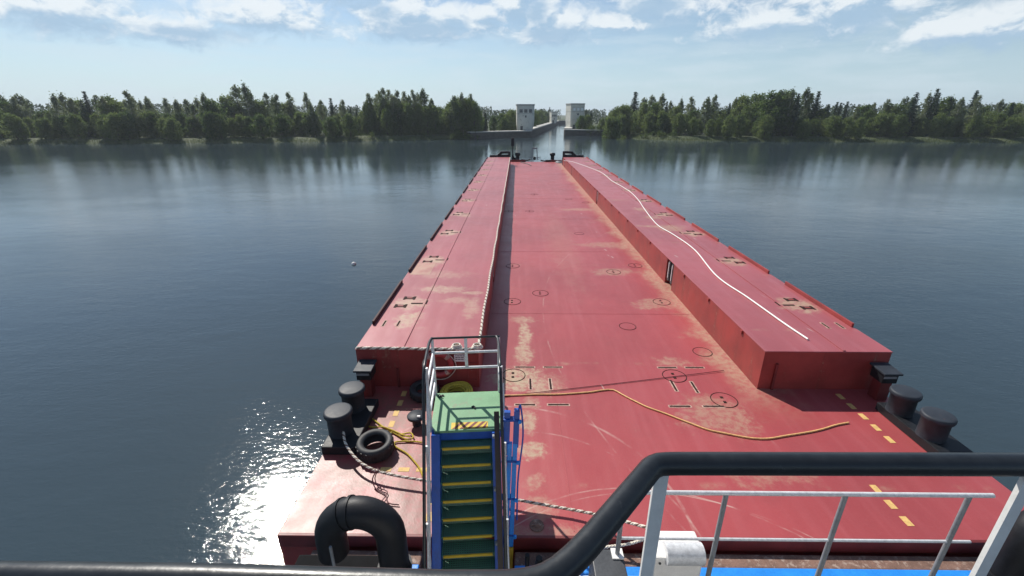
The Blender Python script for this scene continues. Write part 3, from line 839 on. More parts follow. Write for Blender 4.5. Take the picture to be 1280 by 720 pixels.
# ------------------------------------------------------------------ loose gear on the barge
def tyre(c, R, w, label, tilt=(0, 0, 0)):
    m = MB()
    r0 = R * .60
    prof = [(r0, -.36 * w), (R * .72, -.48 * w), (R * .90, -.50 * w), (R * .97, -.40 * w), (R, -.25 * w), (R, .25 * w), (R * .97, .40 * w), (R * .90, .50 * w), (R * .72, .48 * w),
            (r0, .36 * w), (r0 * .98, .30 * w), (R * .86, .20 * w), (R * .88, -.20 * w), (r0 * .98, -.30 * w), (r0, -.36 * w)]
    m.lathe(prof, (0, 0, 0), 40)
    # tread grooves
    for k in range(40):
        a = 2 * pi * k / 40
        m.box((R * cos(a), R * sin(a), (.14 if k % 2 else -.14) * w), (.016, R * .10, w * .42), rz=a)
    rot = Matrix.Rotation(tilt[2], 3, 'Z') @ Matrix.Rotation(tilt[0], 3, 'X') @ Matrix.Rotation(tilt[1], 3, 'Y')
    m.v = [rot @ v + Vector(c) for v in m.v]
    o = m.build('tyre', M['rubber'], origin=(c[0], c[1], c[2] - w / 2))
    return tag(o, label, 'tyre')
c = gp(469, 557, ZD + .17)
tyre((c.x, c.y, ZD + .17), .375, .30, 'black tyre lying flat on the red stern deck left of the green stairs', (radians(4), 0, 0.3))
c = gp(530, 487, ZD + .2)
tyre((c.x, c.y + .05, ZD + .13), .36, .24, 'dark tyre lying at the foot of the red wall behind the stair railing', (radians(3), radians(4), 0))
# lifebuoy on the wall
m = MB()
cx, cz = -1.95, 4.12
for k in range(4):
    pass
ring = MB().tube([(cx + .30 * cos(2 * pi * i / 36), yw - .09, cz + .30 * sin(2 * pi * i / 36)) for i in range(36)], .075, 10, closed=True)
lb = ring.build('lifebuoy', M['bright_red'], origin=(cx, yw - .09, cz - .37))
tag(lb, 'red ring lifebuoy with pale bands hung on the dark wall behind the stair railing', 'lifebuoy')
for k in range(4):
    a0 = pi / 4 + k * pi / 2
    bd = MB().tube([(cx + .30 * cos(a0 + t * .07), yw - .09, cz + .30 * sin(a0 + t * .07)) for t in range(-2, 3)], .079, 10, caps=False)
    bd.build('pale_band', M['pale'], lb)
g_ = MB().tube([(cx + .41 * cos(2 * pi * i / 40) * (1 + .04 * cos(8 * pi * i / 40)), yw - .06, cz - .05 + .41 * sin(2 * pi * i / 40)) for i in range(40)], .010, 5, closed=True)
g_.build('grab_line', M['wrope'], lb)

# yellow coil
c = gp(568, 488, ZD + .2)
pts = []
for lay in range(4):
    rs = [.22, .275, .33, .385] if lay % 2 == 0 else [.37, .315, .26]
    for k, r in enumerate(rs):
        for i in range(22):
            a = 2 * pi * i / 22; t = i / 22
            r2 = r + ((rs[k + 1] - r) * t if k < len(rs) - 1 else 0)
            pts.append((c.x + (r2 + .012 * sin(3 * a + lay)) * cos(a) + .02 * lay, c.y + (r2 + .01 * sin(2 * a + lay * 2)) * sin(a), ZD + .05 + .052 * lay + .012 * sin(a * 2 + k)))
e = gp(597, 490, ZD + .03)
pts += [(c.x + .42, c.y + .05, ZD + .14), (c.x + .55, c.y, ZD + .05), (e.x + .1, e.y, ZD + .03), (e.x + .5, e.y - .12, ZD + .03)]
q = MB().tube(smooth_path(pts, .06), .027, 7)
tag(q.build('rope_coil', M['yrope'], origin=(c.x, c.y, ZD)), 'thick yellow rope coil on the deck behind the green platform', 'rope coil')
# loose yellow ropes by the tyre
def r3(x, y, h=.03): return gp(438 + x / 6.275, 510 + y / 6.275, ZD + h)
y1 = [r3(-60, 40, .3), r3(0, 15, .25), r3(60, 0, .12), r3(110, 40), r3(180, 90), r3(260, 150), r3(340, 195), r3(440, 245, .05), r3(492, 232, .06), r3(470, 195, .05), r3(400, 205), r3(330, 190), r3(300, 205, .05), r3(290, 225)]
y2 = [r3(30, 5, .2), r3(40, 60, .05), r3(90, 110), r3(160, 150), r3(250, 148, .06), r3(330, 175, .06), r3(420, 215, .08), r3(470, 225, .1)]
y3 = [r3(560, 270), r3(490, 262), r3(400, 262), r3(350, 268), r3(345, 295), r3(380, 320), r3(440, 355), r3(485, 400), r3(540, 470), r3(570, 540)]
q = MB()
for p in (y1, y2, y3): 
    r_ = rope_mb(smooth_path(p, .06), .019, .11); q.add(r_.v, r_.f, True)
q.s = [True] * len(q.f)
o = q.build('loose_rope', M['yrope'], origin=r3(300, 200, 0))
tag(o, 'loose yellow rope snaking over the stern deck between bollards and stairs', 'rope')

# white twisted rope tied across the stern
pA = gp(380, 572, ZD + .25); pB = gp(468, 587.5, ZD + .2); pC = gp(560, 606, ZD + .16); pD = gp(648, 625, ZD + .15); pE = gp(745, 643, ZD + .17); pF = gp(842, 662, ZD + .35)
pF = Vector((2.15, 5.15, 4.05))
rp = smooth_path([Vector((-3.75, 8.0, ZD + .38)), Vector((-3.42, 7.35, ZD + .28)), pB, pC, pD, pE, pF], .1)
o = rope_mb(rp, .028, .15, only=(0, 1)).build('mooring_rope', M['wrope'], origin=pC)
rope_mb(rp, .027, .15, only=(2,)).build('dark_strand', M['brown'], o)
tag(o, 'white twisted mooring rope stretched across the stern deck from the tyre to the right', 'rope')
pts = [pB + Vector((0.02, -.02, .03)), pB + Vector((.06, -.10, .05)), pB + Vector((.0, -.16, -.08)), pB + Vector((.10, -.30, -.17)), pB + Vector((.30, -.42, -.17)), pB + Vector((.42, -.62, -.17)), pB + Vector((.62, -.66, -.17))]
q = MB().tube(smooth_path(pts, .04), .012, 5)
q.tube(smooth_path([p + Vector((.04, .03, .01)) for p in pts[:5]] + [pB + Vector((.25, -.7, -.16))], .04), .010, 5)
tag(q.build('tie_line', M['cable'], origin=pB), 'thin dark tie line knotted on the white rope in front of the tyre', 'rope')
# second rope from the winch
q = rope_mb(smooth_path([gp(700, 690, 3.33), gp(780, 681, 3.40), gp(810, 674, 3.6), Vector((2.1, 5.0, 3.75))], .1), .024, .16)
tag(q.build('mooring_rope', M['wrope'], origin=gp(780, 681, 3.40)), 'short white rope from the pale winch down to the tug bow edge', 'rope')

# white rope laid along the edge of the left box
e = .035
path = [(XL0 + .02, YB0 - .02, ZB + e), (-3.6, YB0 - .025, ZB + e)]
xx = -3.2
while xx < -1.05:
    path.append((xx, YB0 - .03 + .012 * sin(xx * 9), ZB + e - (.012 if xx > -2.7 else 0))); xx += .2
path += [(XL1 - .03, YB0 + .0, ZB + e)]
yy = YB0 + .3
while yy < YB1 - .5:
    path.append((XL1 - .02 + .012 * sin(yy * 1.9), yy, ZB + e)); yy += .5
o = rope_mb(path, .040, .24, n=4, only=(0, 1)).build('edge_rope', M['wrope'], origin=(XL1, YB0, ZB))
rope_mb(path, .039, .24, n=4, only=(2,)).build('dark_strand', M['brown'], o)
tag(o, 'long white twisted rope laid along the inner and stern edges of the left side box', 'rope')
# small coils of it on the corner
for (px, py, lab) in ((570, 436, 'small pale rope coil left of the corner on the stern edge of the left box'), (596, 436, 'small pale rope coil on the inner stern corner of the left box')):
    c = gp(px, py, ZB + .05); q = MB()
    for k in range(3):
        q.tube([(c.x + (.13 - .02 * k) * cos(a * pi / 10), c.y + .12 + (.11 - .015 * k) * sin(a * pi / 10), ZB + .03 + .035 * k) for a in range(20)], .018, 6, closed=True)
    tag(q.build('rope_coil', M['wrope'], origin=(c.x, c.y + .12, ZB)), lab, 'rope coil')
# white hose on the right box
def r6(x, y, z=ZB + .03): return gp(638 + x / 6, 200 + y / 6, z)
hp = [r6(400, 4), r6(470, 15), r6(560, 45), r6(640, 75), r6(700, 105), r6(760, 155), r6(830, 195), r6(900, 240), r6(960, 300), r6(1000, 360), r6(1060, 440), r6(1120, 500), r6(1224, 560),
      gp(868, 312, ZB + .03), gp(896, 345, ZB + .03), gp(935, 372, ZB + .03), gp(980, 404, ZB + .03), gp(1010, 424, ZB + .03)]
q = MB().tube(smooth_path(hp, .25), .026, 6)
tag(q.build('white_hose', M['white'], origin=r6(960, 300, ZB)), 'long white hose winding along the top of the right side box', 'hose')
# orange hose and dark cable on the cargo deck
hp = [gp(600, 494.5, ZD + .02), gp(638, 494, ZD + .02), gp(700, 492.5, ZD + .02), gp(735, 490.5, ZD + .02), gp(752, 487.5, ZD + .02), gp(766, 487.0, ZD + .02), gp(778, 493, ZD + .02), gp(795, 502.5, ZD + .02),
      gp(842, 521, ZD + .02), gp(890, 538, ZD + .02), gp(950, 548, ZD + .02), gp(1010, 540, ZD + .02), gp(1060, 528, ZD + .02)]
q = MB().tube([p + Vector((.012 * sin(i * .9), .010 * sin(i * .55 + 1), 0)) for i, p in enumerate(smooth_path(hp, .1))], .019, 8)
tag(q.build('orange_hose', M['hose'], origin=gp(752, 488, ZD)), 'thin orange hose bending across the red cargo deck right of the stairs', 'hose')
a = gp(622, 496, ZD + .03); b_ = gp(905, 463, ZD + .03)
q = MB().tube([a.lerp(b_, t / 20) + Vector((0, 0, -.012 * sin(pi * t / 20))) for t in range(21)], .009, 5)
tag(q.build('dark_cable', M['cable'], origin=a), 'thin dark cable drawn straight across the cargo deck above the orange hose', 'cable')

# ------------------------------------------------------------------ gangway stairs
G = empty('boarding_stairs', (-.83, 6.17, 2.0), radians(4.5))
tag(G, 'green boarding stairs with yellow step edges, hazard-striped platform and silver railings', 'stairs')
ZP = 3.08
pl = MB().prism([(-.60, .22), (-.53, 0), (.60, 0), (.60, 1.10), (-.60, 1.10)], ZP - .05, ZP).build('platform', M['green'], G, local=True, bevel=.006)
fr_ = MB()
for x in (-.55, .55): fr_.box2((x - .035, .03, ZP - .20), (x + .035, 1.07, ZP - .052))
for y in (.04, .55, 1.05): fr_.box2((-.515, y - .03, ZP - .20), (.515, y + .03, ZP - .054))
fr_.build('platform_frame', M['blue'], pl, local=True)
# hazard patch: yellow plate with slanted dark stripes
hz = MB().box2((-.26, .03, ZP + .001), (.36, .20, ZP + .004)).build('hazard_patch', M['yellow'], pl, local=True)
st_ = MB()
for k in range(5):
    x0 = -.24 + k * .125
    x1, x2 = x0, x0 + .055
    sk = .13
    q = [(min(.355, x1), .032), (min(.355, x2), .032), (min(.355, x2 + sk), .198), (min(.355, x1 + sk), .198)]
    if q[0][0] >= .35: continue
    st_.prism(q, ZP + .005, ZP + .0065)
st_.build('hazard_stripes', M['red_dark'], hz, local=True)
# small dark scraps on the platform
tag(MB().box((.10, .62, ZP + .012), (.05, .03, .02), rz=.6).box((.13, .585, ZP + .012), (.03, .05, .02), rz=.3).build('platform_stud', M['black'], G, local=True))
q = MB().tube([(-.50 + .05 * cos(t), .98 + .04 * sin(t * 2), ZP + .012 + .003 * t) for t in [i * .5 for i in range(12)]], .012, 5)
q.build('lashing_end', M['black'], G, local=True)
NST = 13; RI, GO = .242, .135
def sp(y):  # stair line height at local y<0
    return ZP + y * RI / GO
tr0 = None
for i in range(1, NST):
    y = -GO * i + .0; z = ZP - RI * i
    # riser/back plate and tread
    t = MB().box2((-.436, y + .012, z - .03), (.421, y + .25, z)).build('tread', M['tread'], G, local=True)
    MB().box2((-.405, y - .014, z - .040), (.385, y + .010, z + .006)).build('nosing', M['yellow'], t, local=True, bevel=.004)
bp = MB()
L0 = Vector((0, .20, ZP - .06)); L1 = Vector((0, -GO * NST + .20, ZP - .06 - RI * NST))
d = (L1 - L0).normalized()
bp.bar(L0 + Vector((-.008, .04, 0)), L1 + Vector((-.008, .04, 0)), .858, .012, up=(0, 1, .5))
bp.build('back_plate', M['tread'], G, local=True)
for s, x in ((-1, -.505), (1, .49)):
    m_ = MB().bar((x, .03, ZP - .07), (x, .03 - GO * NST, ZP - .07 - RI * NST), .14, .34, up=(0, 1, .5))
    m_.build('stringer', M['blue'], G, local=True, bevel=.01)
# railing: platform
RH = [1.17, .87, .55]
XLp, XRp = -.60, .59
def post(x, y, z0, z1, r=.026, mat='silver'):
    return MB().cyl((x, y, z0), (x, y, z1), r, n=10).build('rail_post', M[mat], G, local=True)
post(XLp, 1.08, ZP - .1, ZP + 1.16); post(XRp, 1.08, ZP - .1, ZP + 1.16)
MB().bar((-.005, 1.08, ZP + .53), (-.005, 1.08, ZP + 1.16), .055, .03, up=(0, 1, 0)).build('rail_post', M['silver'], G, local=True)
post(XLp, .12, ZP - .1, ZP + 1.14)
post(XRp, .10, ZP - .1, ZP + 1.14)
for h in RH[1:]:
    MB().cyl((XLp, 1.08, ZP + h), (XRp, 1.08, ZP + h), .024, n=10).build('mid_rail', M['silver'], G, local=True)
    for x in (XLp, XRp):
        MB().cyl((x, 1.08, ZP + h), (x, .12, ZP + h), .023, n=10).build('mid_rail', M['silver'], G, local=True)
MB().cyl((XLp, 1.08, ZP + .26), (XLp, .12, ZP + .26), .023, n=10).build('mid_rail', M['silver'], G, local=True)
MB().cyl((XLp - .02, 1.08, ZP + 1.17), (XRp + .02, 1.08, ZP + 1.17), .021, n=10).build('handrail', M['grip'], G, local=True)
yend = -1.62
for x, r in ((XLp - .035, .026), (XRp - .012, .026)):
    pts = [(x + .03 * (1 if x < 0 else -1), 1.08, ZP + 1.17), (x, .9, ZP + 1.165), (x, .30, ZP + 1.16), (x, .12, ZP + 1.13), (x, .0, ZP + 1.03), (x, -.12, ZP + .85)]
    pts = smooth_path(pts, .05) + [Vector((x, -.5, ZP + .85 - .38 * RI / GO)), Vector((x, yend, ZP + .85 - (abs(yend) - .12) * RI / GO))]
    MB().tube(pts, r, 10).build('handrail', M['grip'], G, local=True)
# stair posts and mid rails
for x in (XLp, XRp + .03):
    for y in (-.5, -1.05, -1.55):
        z = ZP + y * RI / GO
        MB().cyl((x, y, z - .12), (x, y, z + 1.02), .019, n=8).build('rail_post', M['silver'], G, local=True)
    for h in (.72, .38):
        MB().cyl((x, .10, ZP + h + .1), (x, yend, ZP + yend * RI / GO + h), .017, n=8).build('mid_rail', M['silver'], G, local=True)
# brown flat bar and brackets along the right side of the stairs
MB().bar((.505, .06, ZP + .30), (.505, yend, ZP + .30 + (yend) * RI / GO), .085, .03, up=(0, 1, .5)).build('guard_bar', M['railbrown'], G, local=True)
for k in range(4):
    y = -.16 - k * .40
    MB().box((.445, y, ZP + .26 + y * RI / GO), (.035, .06, .05)).build('guard_clip', M['grey'], G, local=True, bevel=.008)
# braces below the platform down to the tug
for x in (-.5, .5):
    MB().bar((x, .95, ZP - .2), (x, -.75, ZP - 1.62), .07, .07).build('brace', M['blue'], G, local=True)

# blue lifting column right of the stairs
b0 = Vector((-.17, 5.22, 2.0)); t0 = Vector((-.04, 5.95, 5.60))
K = empty('lifting_column', b0)
tag(K, 'blue hydraulic lifting column with yellow foot standing right of the green stairs', 'lifting column')
def kp(t): return b0.lerp(t0, t)
for s in (-1, 1):
    off = Vector((s * .042, 0, 0))
    MB().bar(kp(.36) + off, kp(.86) + off, .075, .09, up=(0, 1, 0)).build('guide_tube', M['blue2'], K, bevel=.008)
    MB().bar(kp(0.0) + off, kp(.355) + off, .085, .10, up=(0, 1, 0)).build('column_foot', M['yellow'], K, bevel=.008)
MB().bar(kp(.80) + Vector((-.10, .03, 0)), kp(1.0) + Vector((-.10, .03, 0)), .10, .10, up=(0, 1, 0)).build('sleeve', M['blue'], K, bevel=.01)  # shade on the upper column painted in: sleeves darker blue than the tubes below
MB().bar(kp(.84) + Vector((.05, .02, 0)), kp(1.01) + Vector((.05, .02, 0)), .09, .12, up=(0, 1, 0)).build('sleeve', M['blue'], K, bevel=.01)
for t in (.42, .60, .78, .97):
    p = kp(t); MB().box(p + Vector((-.05, .0, 0)), (.24, .11, .035)).build('clamp', M['blue'], K, bevel=.006)
    MB().cyl(p + Vector((.10, -.05, 0)), p + Vector((.10, -.09, 0)), .03, n=10).build('clamp_bolt', M['blue2'], K)
MB().tube(smooth_path([kp(.98) + Vector((.07, 0, .02)), kp(1.02) + Vector((.10, 0, .06)), kp(.9) + Vector((.16, -.02, 0)), kp(.7) + Vector((.11, -.06, 0)), kp(.5) + Vector((.12, -.05, 0))], .06), .014, 6).build('hydraulic_hose', M['blue'], K)

# ------------------------------------------------------------------ the pusher tug
T = empty('pusher_tug', (2.63, -4.0, 0.0))
tag(T, 'blue pusher tug whose bow and black bridge handrail lie below the viewer', 'tug')
TX0, TX1, TY = -3.4, 8.66, 5.18
hp = [(TX0, -18), (TX1, -18), (TX1, TY - .25), (TX0, TY - .25)]
MB().prism(hp, -1.4, 2.0).build('hull', M['blue2'], T)
MB().prism([(TX0 + .02, -17.9), (TX1 - .02, -17.9), (TX1 - .02, TY - .27), (TX0 + .02, TY - .27)], 2.002, 2.012).build('foredeck', M['dkgrey'], T)
for (x0, x1) in ((TX0, -1.55), (-.02, TX1)):
    w = MB().box2((x0, TY - .26, 1.0), (x1, TY - .03, 3.26)).build('bow_bulwark', M['blue2'], T, bevel=.015)
    MB().box2((x0, TY + .0, 2.3), (x1, TY + .26, 3.20)).build('bow_fender', M['brown'], w, bevel=.03)
    MB().box2((x0, TY - .028, 1.6), (x1, TY - .002, 3.14)).build('bow_plate', M['black'], w)
    cap = MB(); cap.box2((x0, TY - .31, 3.265), (x1, TY - .22, 3.30)); cap.build('bulwark_cap', M['white'], w, bevel=.008)
# push knees with black top
for x0, x1 in ((-3.3, -1.62), (7.0, 8.5)):
    MB().box2((x0, 4.25, 2.02), (x1, 4.93, 3.74)).build('push_knee', M['knee'], T, bevel=.03)
# gooseneck vent
def gooseneck(xr, s):
    R_ = .43; y = 4.72; zt = 4.40
    pts = [(xr, y, 3.6), (xr, y, zt - .15)] + [(xr + s * R_ - s * R_ * cos(a), y, zt + R_ * sin(a)) for a in [pi * i / 16 for i in range(17)]] + [(xr + 2 * s * R_, y, zt - .35)]
    g = MB().tube(pts, .212, 22).build('gooseneck_vent', M['black'], T)
    for a in (pi * .56, pi * .64):
        c = Vector((xr + s * R_ - s * R_ * cos(a), y, zt + R_ * sin(a))); d = Vector((s * sin(a), 0, cos(a)))
        MB().cyl(c - d * .02, c + d * .02, .228, n=24).build('flange', M['black'], g)
    MB().cyl((xr, y, 3.745), (xr, y, 3.80), .25, n=24).build('flange', M['black'], g)
gooseneck(-1.78, -1)
gooseneck(7.1, 1)
# thin stanchions on the bow
def stanchion(x, y, z0, z1, r=.03, mat='grey'):
    o = MB().cyl((x, y, z0), (x, y, z1), r, n=10).build('stanchion', M[mat], T)
    MB().box((x, y, z0 + .012), (.16, .16, .02)).build('foot_plate', M['white'], o)
    return o
stanchion(-2.50, 4.40, 3.745, 4.55, .020)
for s in (0,):
    q = smooth_path([(-1.50, 4.98, 3.25), (-1.75, 4.9, 3.45), (-1.98, 4.7, 3.35), (-2.08, 4.45, 3.80)], .05)
    MB().tube(q, .035, 8).build('bow_bracket', M['silver'], T)
# cabinet, stanchion and rail right of the stairs
MB().box2((1.06, 4.15, 2.02), (1.50, 4.66, 4.24)).build('bow_cabinet', M['dkgrey'], T, bevel=.015)
stanchion(1.42, 4.58, 4.24, 5.36, .033)
for x in (2.75, 4.3, 5.9): stanchion(x, 4.58, 2.02, 5.36, .033)
MB().cyl((1.40, 4.58, 5.37), (6.2, 4.58, 5.37), .030, n=10).build('bow_rail', M['silver'], T)
MB().cyl((1.45, 4.58, 4.55), (6.2, 4.58, 4.55), .020, n=8).build('bow_rail', M['silver'], T)
# roller chock and small post
MB().cyl((.18, 5.05, 3.30), (.18, 5.05, 3.62), .035, n=10).build('chock_post', M['black'], T)
q = MB(); q.cyl((.30, 5.0, 3.40), (.66, 5.0, 3.40), .10, n=16); q.cyl((.36, 5.0, 3.32), (.36, 5.0, 3.62), .05, n=10); q.cyl((.60, 5.0, 3.32), (.60, 5.0, 3.58), .05, n=10)
q.build('roller_chock', M['black'], T)
# pale winch
wb = MB().lathe([(.24, 0), (.24, .1), (.19, .14), (.19, 1.55), (.26, 1.6), (.26, 1.68), (0, 1.69)], (2.30, 4.75, 2.02), 24).build('winch_pedestal', M['grey'], T)
hd = MB().prism([(1.93, 4.55), (2.60, 4.55), (2.66, 4.62), (2.66, 5.0), (1.93, 5.0)], 3.72, 4.22).build('winch_housing', M['white'], wb, bevel=.03)
MB().box2((1.922, 4.62, 3.80), (1.929, 4.92, 4.12)).build('winch_opening', M['black'], hd)
MB().cyl((2.1, 4.62, 4.22), (2.62, 4.62, 4.22), .15, n=20).build('winch_drum', M['silver'], hd)
bl = MB()
for k in range(5): bl.cyl((2.02 + k * .13, 4.553, 4.12), (2.02 + k * .13, 4.535, 4.12), .018, n=8)
bl.build('winch_bolts', M['dkgrey'], hd)
MB().tube(smooth_path([(2.1, 4.5, 3.7), (2.2, 4.42, 3.5), (2.38, 4.5, 3.42), (2.46, 4.6, 3.55)], .05), .035, 8).build('winch_brake', M['white'], hd)
MB().bar((2.2, 4.45, 3.2), (2.75, 4.55, 2.7), .14, .12).build('winch_frame', M['dkgrey'], wb)

# superstructure and bridge deck under the viewer
MB().box2((-2.0, -9.0, 2.02), (7.2, -.55, 7.5)).build('deckhouse', M['white'], T, bevel=.05)
MB().prism([(-2.4, -9.2), (7.6, -9.2), (7.6, .86), (.30, .86), (.06, .52), (-2.4, .52)], 8.22, 8.38).build('bridge_deck', M['dkgrey'], T)
MB().box2((-2.0, -9.0, 7.5), (7.2, -.5, 8.21)).build('bridge_beam', M['white'], T)
# black handrail round the bridge deck
D_ = .80; zr = 10 - D_
def hp_(px, py): return gp(px, py, zr)
pts = [Vector((-2.3, .575, zr)), Vector((-.6, .575, zr)), hp_(560, 734), hp_(640, 733), hp_(683, 724), hp_(712, 703), hp_(745, 668), hp_(800, 602), hp_(813, 586), hp_(824, 580.5), hp_(846, 579.5)]
path = [pts[0], pts[1]] + smooth_path(pts[2:8], .02) + smooth_path(pts[8:], .015) + [hp_(900, 579.5), Vector((1.6, hp_(900, 579.5).y + .008, zr)), Vector((3.0, hp_(900, 579.5).y + .02, zr))]
hr = MB().tube(path, .0275, 20).build('handrail', M['grip'], T)
wp = hp_(824, 582)
MB().bar((wp.x + .004, wp.y, zr - .02), (wp.x + .004, wp.y, 8.38), .026, .012, up=(0, 1, 0)).build('rail_post', M['white'], hr, bevel=.002)
MB().bar((wp.x + .022, wp.y + .012, zr - .02), (wp.x + .022, wp.y + .012, 8.38), .012, .026, up=(0, 1, 0)).build('rail_post', M['white'], hr, bevel=.002)
for x in (1.25, 2.2):
    MB().bar((x, wp.y, zr - .02), (x, wp.y, 8.38), .03, .012, up=(0, 1, 0)).build('rail_post', M['white'], hr)
for x in (-.9, -1.9):
    MB().bar((x, .575, zr - .02), (x, .575, 8.38), .03, .012, up=(0, 1, 0)).build('rail_post', M['white'], hr)

# ------------------------------------------------------------------ the lock
def wall(name, poly, z0, z1, label, cop=.5):
    c = Vector((sum(p[0] for p in poly) / len(poly), sum(p[1] for p in poly) / len(poly), z0))
    r = empty(name, (c.x, c.y, 0)); tag(r, label, 'wall')
    MB().prism(poly, z0, z1).build('wall_body', M['quay'], r, fixn=True)
    # coping: slightly larger
    g = [(c.x + (p[0] - c.x) , c.y + (p[1] - c.y)) for p in poly]
    MB().prism(poly, z1 + .003, z1 + cop).build('coping', M['coping'], r, fixn=True)
    return r
dB = (P_C - P_B).normalized(); nB = Vector((dB.y, -dB.x))     # to the right of the canal direction
PB2 = P_B - nB * 5.0
wall('approach_wall', [(-20, 200), (4.2, 213.8), (6.0, 215.2), (6.5, 217), (3.0, 219), (-22, 203.5)], -2, 2.55, 'dark concrete approach wall in front of the left lock tower', .35)
wall('lock_wall', [(6.5, 217.05), (43, 497), (39.5, 497), (3.0, 219.05)], -2, 2.9, 'long pale-topped lock wall running from the left tower into the canal', .5)
wall('approach_wall', [(22.6, 234), (22.8, 232.4), (23.8, 231.6), (48, 221), (49.5, 224), (26.5, 234)], -2, 2.55, 'low concrete approach wall with pale top in front of the right lock tower', .35)
wall('lock_wall', [(22.6, 234.05), (26.5, 234.05), (61, 493), (57, 493)], -2, 2.9, 'lock wall on the right side of the narrow canal entrance', .5)
g = empty('lock_gate', (50, 480, 0)); tag(g, 'dark lock gate closing the far end of the narrow canal', 'gate')
q = MB(); q.box2((41.5, 480, -2), (48.2, 481.0, 3.4)); q.build('gate_leaf', M['dkgrey'], g)
q = MB(); q.box2((48.3, 480, -2), (55.0, 481.0, 3.4)); q.build('gate_leaf', M['dkgrey'], g)
MB().box2((41.5, 479.5, 3.5), (55, 481.2, 3.7)).build('gate_walkway', M['coping'], g)

def tower(cx, cy, w, dp, z0, h, rz, label, glass, rows=True):
    r = empty('lock_tower', (cx, cy, z0), rz); tag(r, label, 'lock tower')
    hw, hd = w / 2, dp / 2
    # rounded front corners
    poly = []
    for (ax, ay, a0) in ((hw - 1.2, -hd + 1.2, -pi / 2), (hw - .2, hd - .2, 0), (-hw + .2, hd - .2, pi / 2), (-hw + .6, -hd + .6, pi)):
        rr_ = 1.2 if a0 == -pi / 2 else (.6 if a0 == pi else .2)
        for k in range(5):
            a = a0 + pi / 2 * k / 4
            poly.append((ax + rr_ * cos(a), ay + rr_ * sin(a)))
    m_ = MB(); npl = len(poly)
    lv = [(0, .86), (1.0, .90), (2.6, .965), (4.0, 1.0), (h, 1.0)]
    vs = []
    for (z, s) in lv: vs += [(p[0] * s + (1 - s) * -.3 * w, p[1] * s, z) for p in poly]
    fs = [tuple(range((len(lv) - 1) * npl, len(lv) * npl))]
    for i in range(len(lv) - 1):
        fs += [(i * npl + j, i * npl + (j + 1) % npl, (i + 1) * npl + (j + 1) % npl, (i + 1) * npl + j) for j in range(npl)]
    m_.add(vs, fs)
    body = m_.build('tower_body', M['concrete'], r, local=True)
    MB().prism([(p[0] * 1.045, p[1] * 1.045) for p in poly], h + .003, h + .55).build('cornice', M['cornice'], r, local=True)
    MB().prism([(p[0] * 1.012, p[1] * 1.012) for p in poly], h - 3.55, h - 3.35).build('string_course', M['cornice'], r, local=True)
    for k in range(3):
        x = -w * .27 + k * w * .27
        f = MB().box2((x - w * .10, -hd - .06, h - 3.1), (x + w * .10, -hd + .05, h - 1.5)).build('window_frame', M['cornice'], r, local=True)
        MB().box2((x - w * .085, -hd - .09, h - 2.98), (x + w * .085, -hd - .062, h - 1.62)).build('window_pane', glass, f, local=True)
    for yk in (-hd * .3, hd * .4):
        f = MB().box2((hw - .05, yk - .7, h - 3.1), (hw + .06, yk + .7, h - 1.5)).build('window_frame', M['cornice'], r, local=True)
        MB().box2((hw + .062, yk - .6, h - 2.98), (hw + .09, yk + .6, h - 1.62)).build('window_pane', M['glass'], f, local=True)
    MB().box2((-.35, -hd - .05, h - 5.1), (.35, -hd + .05, h - 4.2)).build('small_window', M['glass'], r, local=True)
    MB().box2((-w * .30, -hd * .95, .05), (-w * .30 + 1.1, -hd * .86 + .05, 2.2)).build('tower_door', M['dkgrey'], r, local=True)
    return r
zc_ = 217
def px2(px, y, zc): return ((px - 647) / F * zc)
# left tower
def at(px, pyg, zg):
    return gp(px, pyg, zg)
tl = gp(656.5, 163.6, 2.6)
sc_l = (tl - EYE).dot(FW) / F
tower(tl.x, tl.y + 3.5, 21.8 * sc_l, 7.5, 2.5, 32 * sc_l * .93, radians(3), 'pale square lock tower with dark windows, standing left of the canal entrance', M['glass'])
tr = gp(719.5, 163.2, 2.6)
sc_r = (tr - EYE).dot(FW) / F
sc_r = 236 / F
tower((719.0 - 647) * sc_r, (236 - 7.5 * sin(TH)) / cos(TH) + 3, 18.5 * sc_r, 8.0, 2.5, 30.5 * sc_r * .93, radians(14), 'pale lock tower with bright windows behind bushes, right of the canal entrance', M['lightglass'])
# far towers
t3 = gp(691.5, 153.2, 3.4); s3 = (t3 - EYE).dot(FW) / F
tower(t3.x, t3.y, 7.2 * s3, 7, 3.0, 13.0 * s3 * .95, radians(8), 'far pale lock tower seen small beyond the left canal wall', M['glass'])
t4 = gp(697.0, 152.5, 3.4); s4 = (t4 - EYE).dot(FW) / F
MBx = empty('lock_house', (t4.x - 2, t4.y + 25, 3.0)); tag(MBx, 'small grey building beside the farthest lock tower', 'building')
q = MB(); q.box2((t4.x - 5, t4.y + 21, 3), (t4.x + 1.2, t4.y + 29, 11)); q.build('wall_body', M['concrete'], MBx)
q = MB(); q.box2((t4.x - 5.4, t4.y + 20.6, 11.01), (t4.x + 1.6, t4.y + 29.4, 11.6)); q.build('roof', M['cornice'], MBx)
q = MB(); q.box2((t4.x - 3.4, t4.y + 20.94, 8), (t4.x - 1.8, t4.y + 20.99, 9.6)); q.build('window_pane', M['glass'], MBx)

# ------------------------------------------------------------------ trees
def quad(mb, c, s, rnd, flat=0.0):
    a = Vector((rnd.gauss(0, 1), rnd.gauss(0, 1), rnd.gauss(0, 1) * (1 - flat))).normalized()
    b = a.cross(Vector((rnd.gauss(0, 1), rnd.gauss(0, 1), rnd.gauss(0, 1)))).normalized()
    a = a * s; b = b * s * .62
    mb.v += [c - a, c + b, c + a * .9, c - b]
    o = len(mb.v) - 4
    mb.f.append((o, o + 1, o + 2, o + 3)); mb.s.append(False)

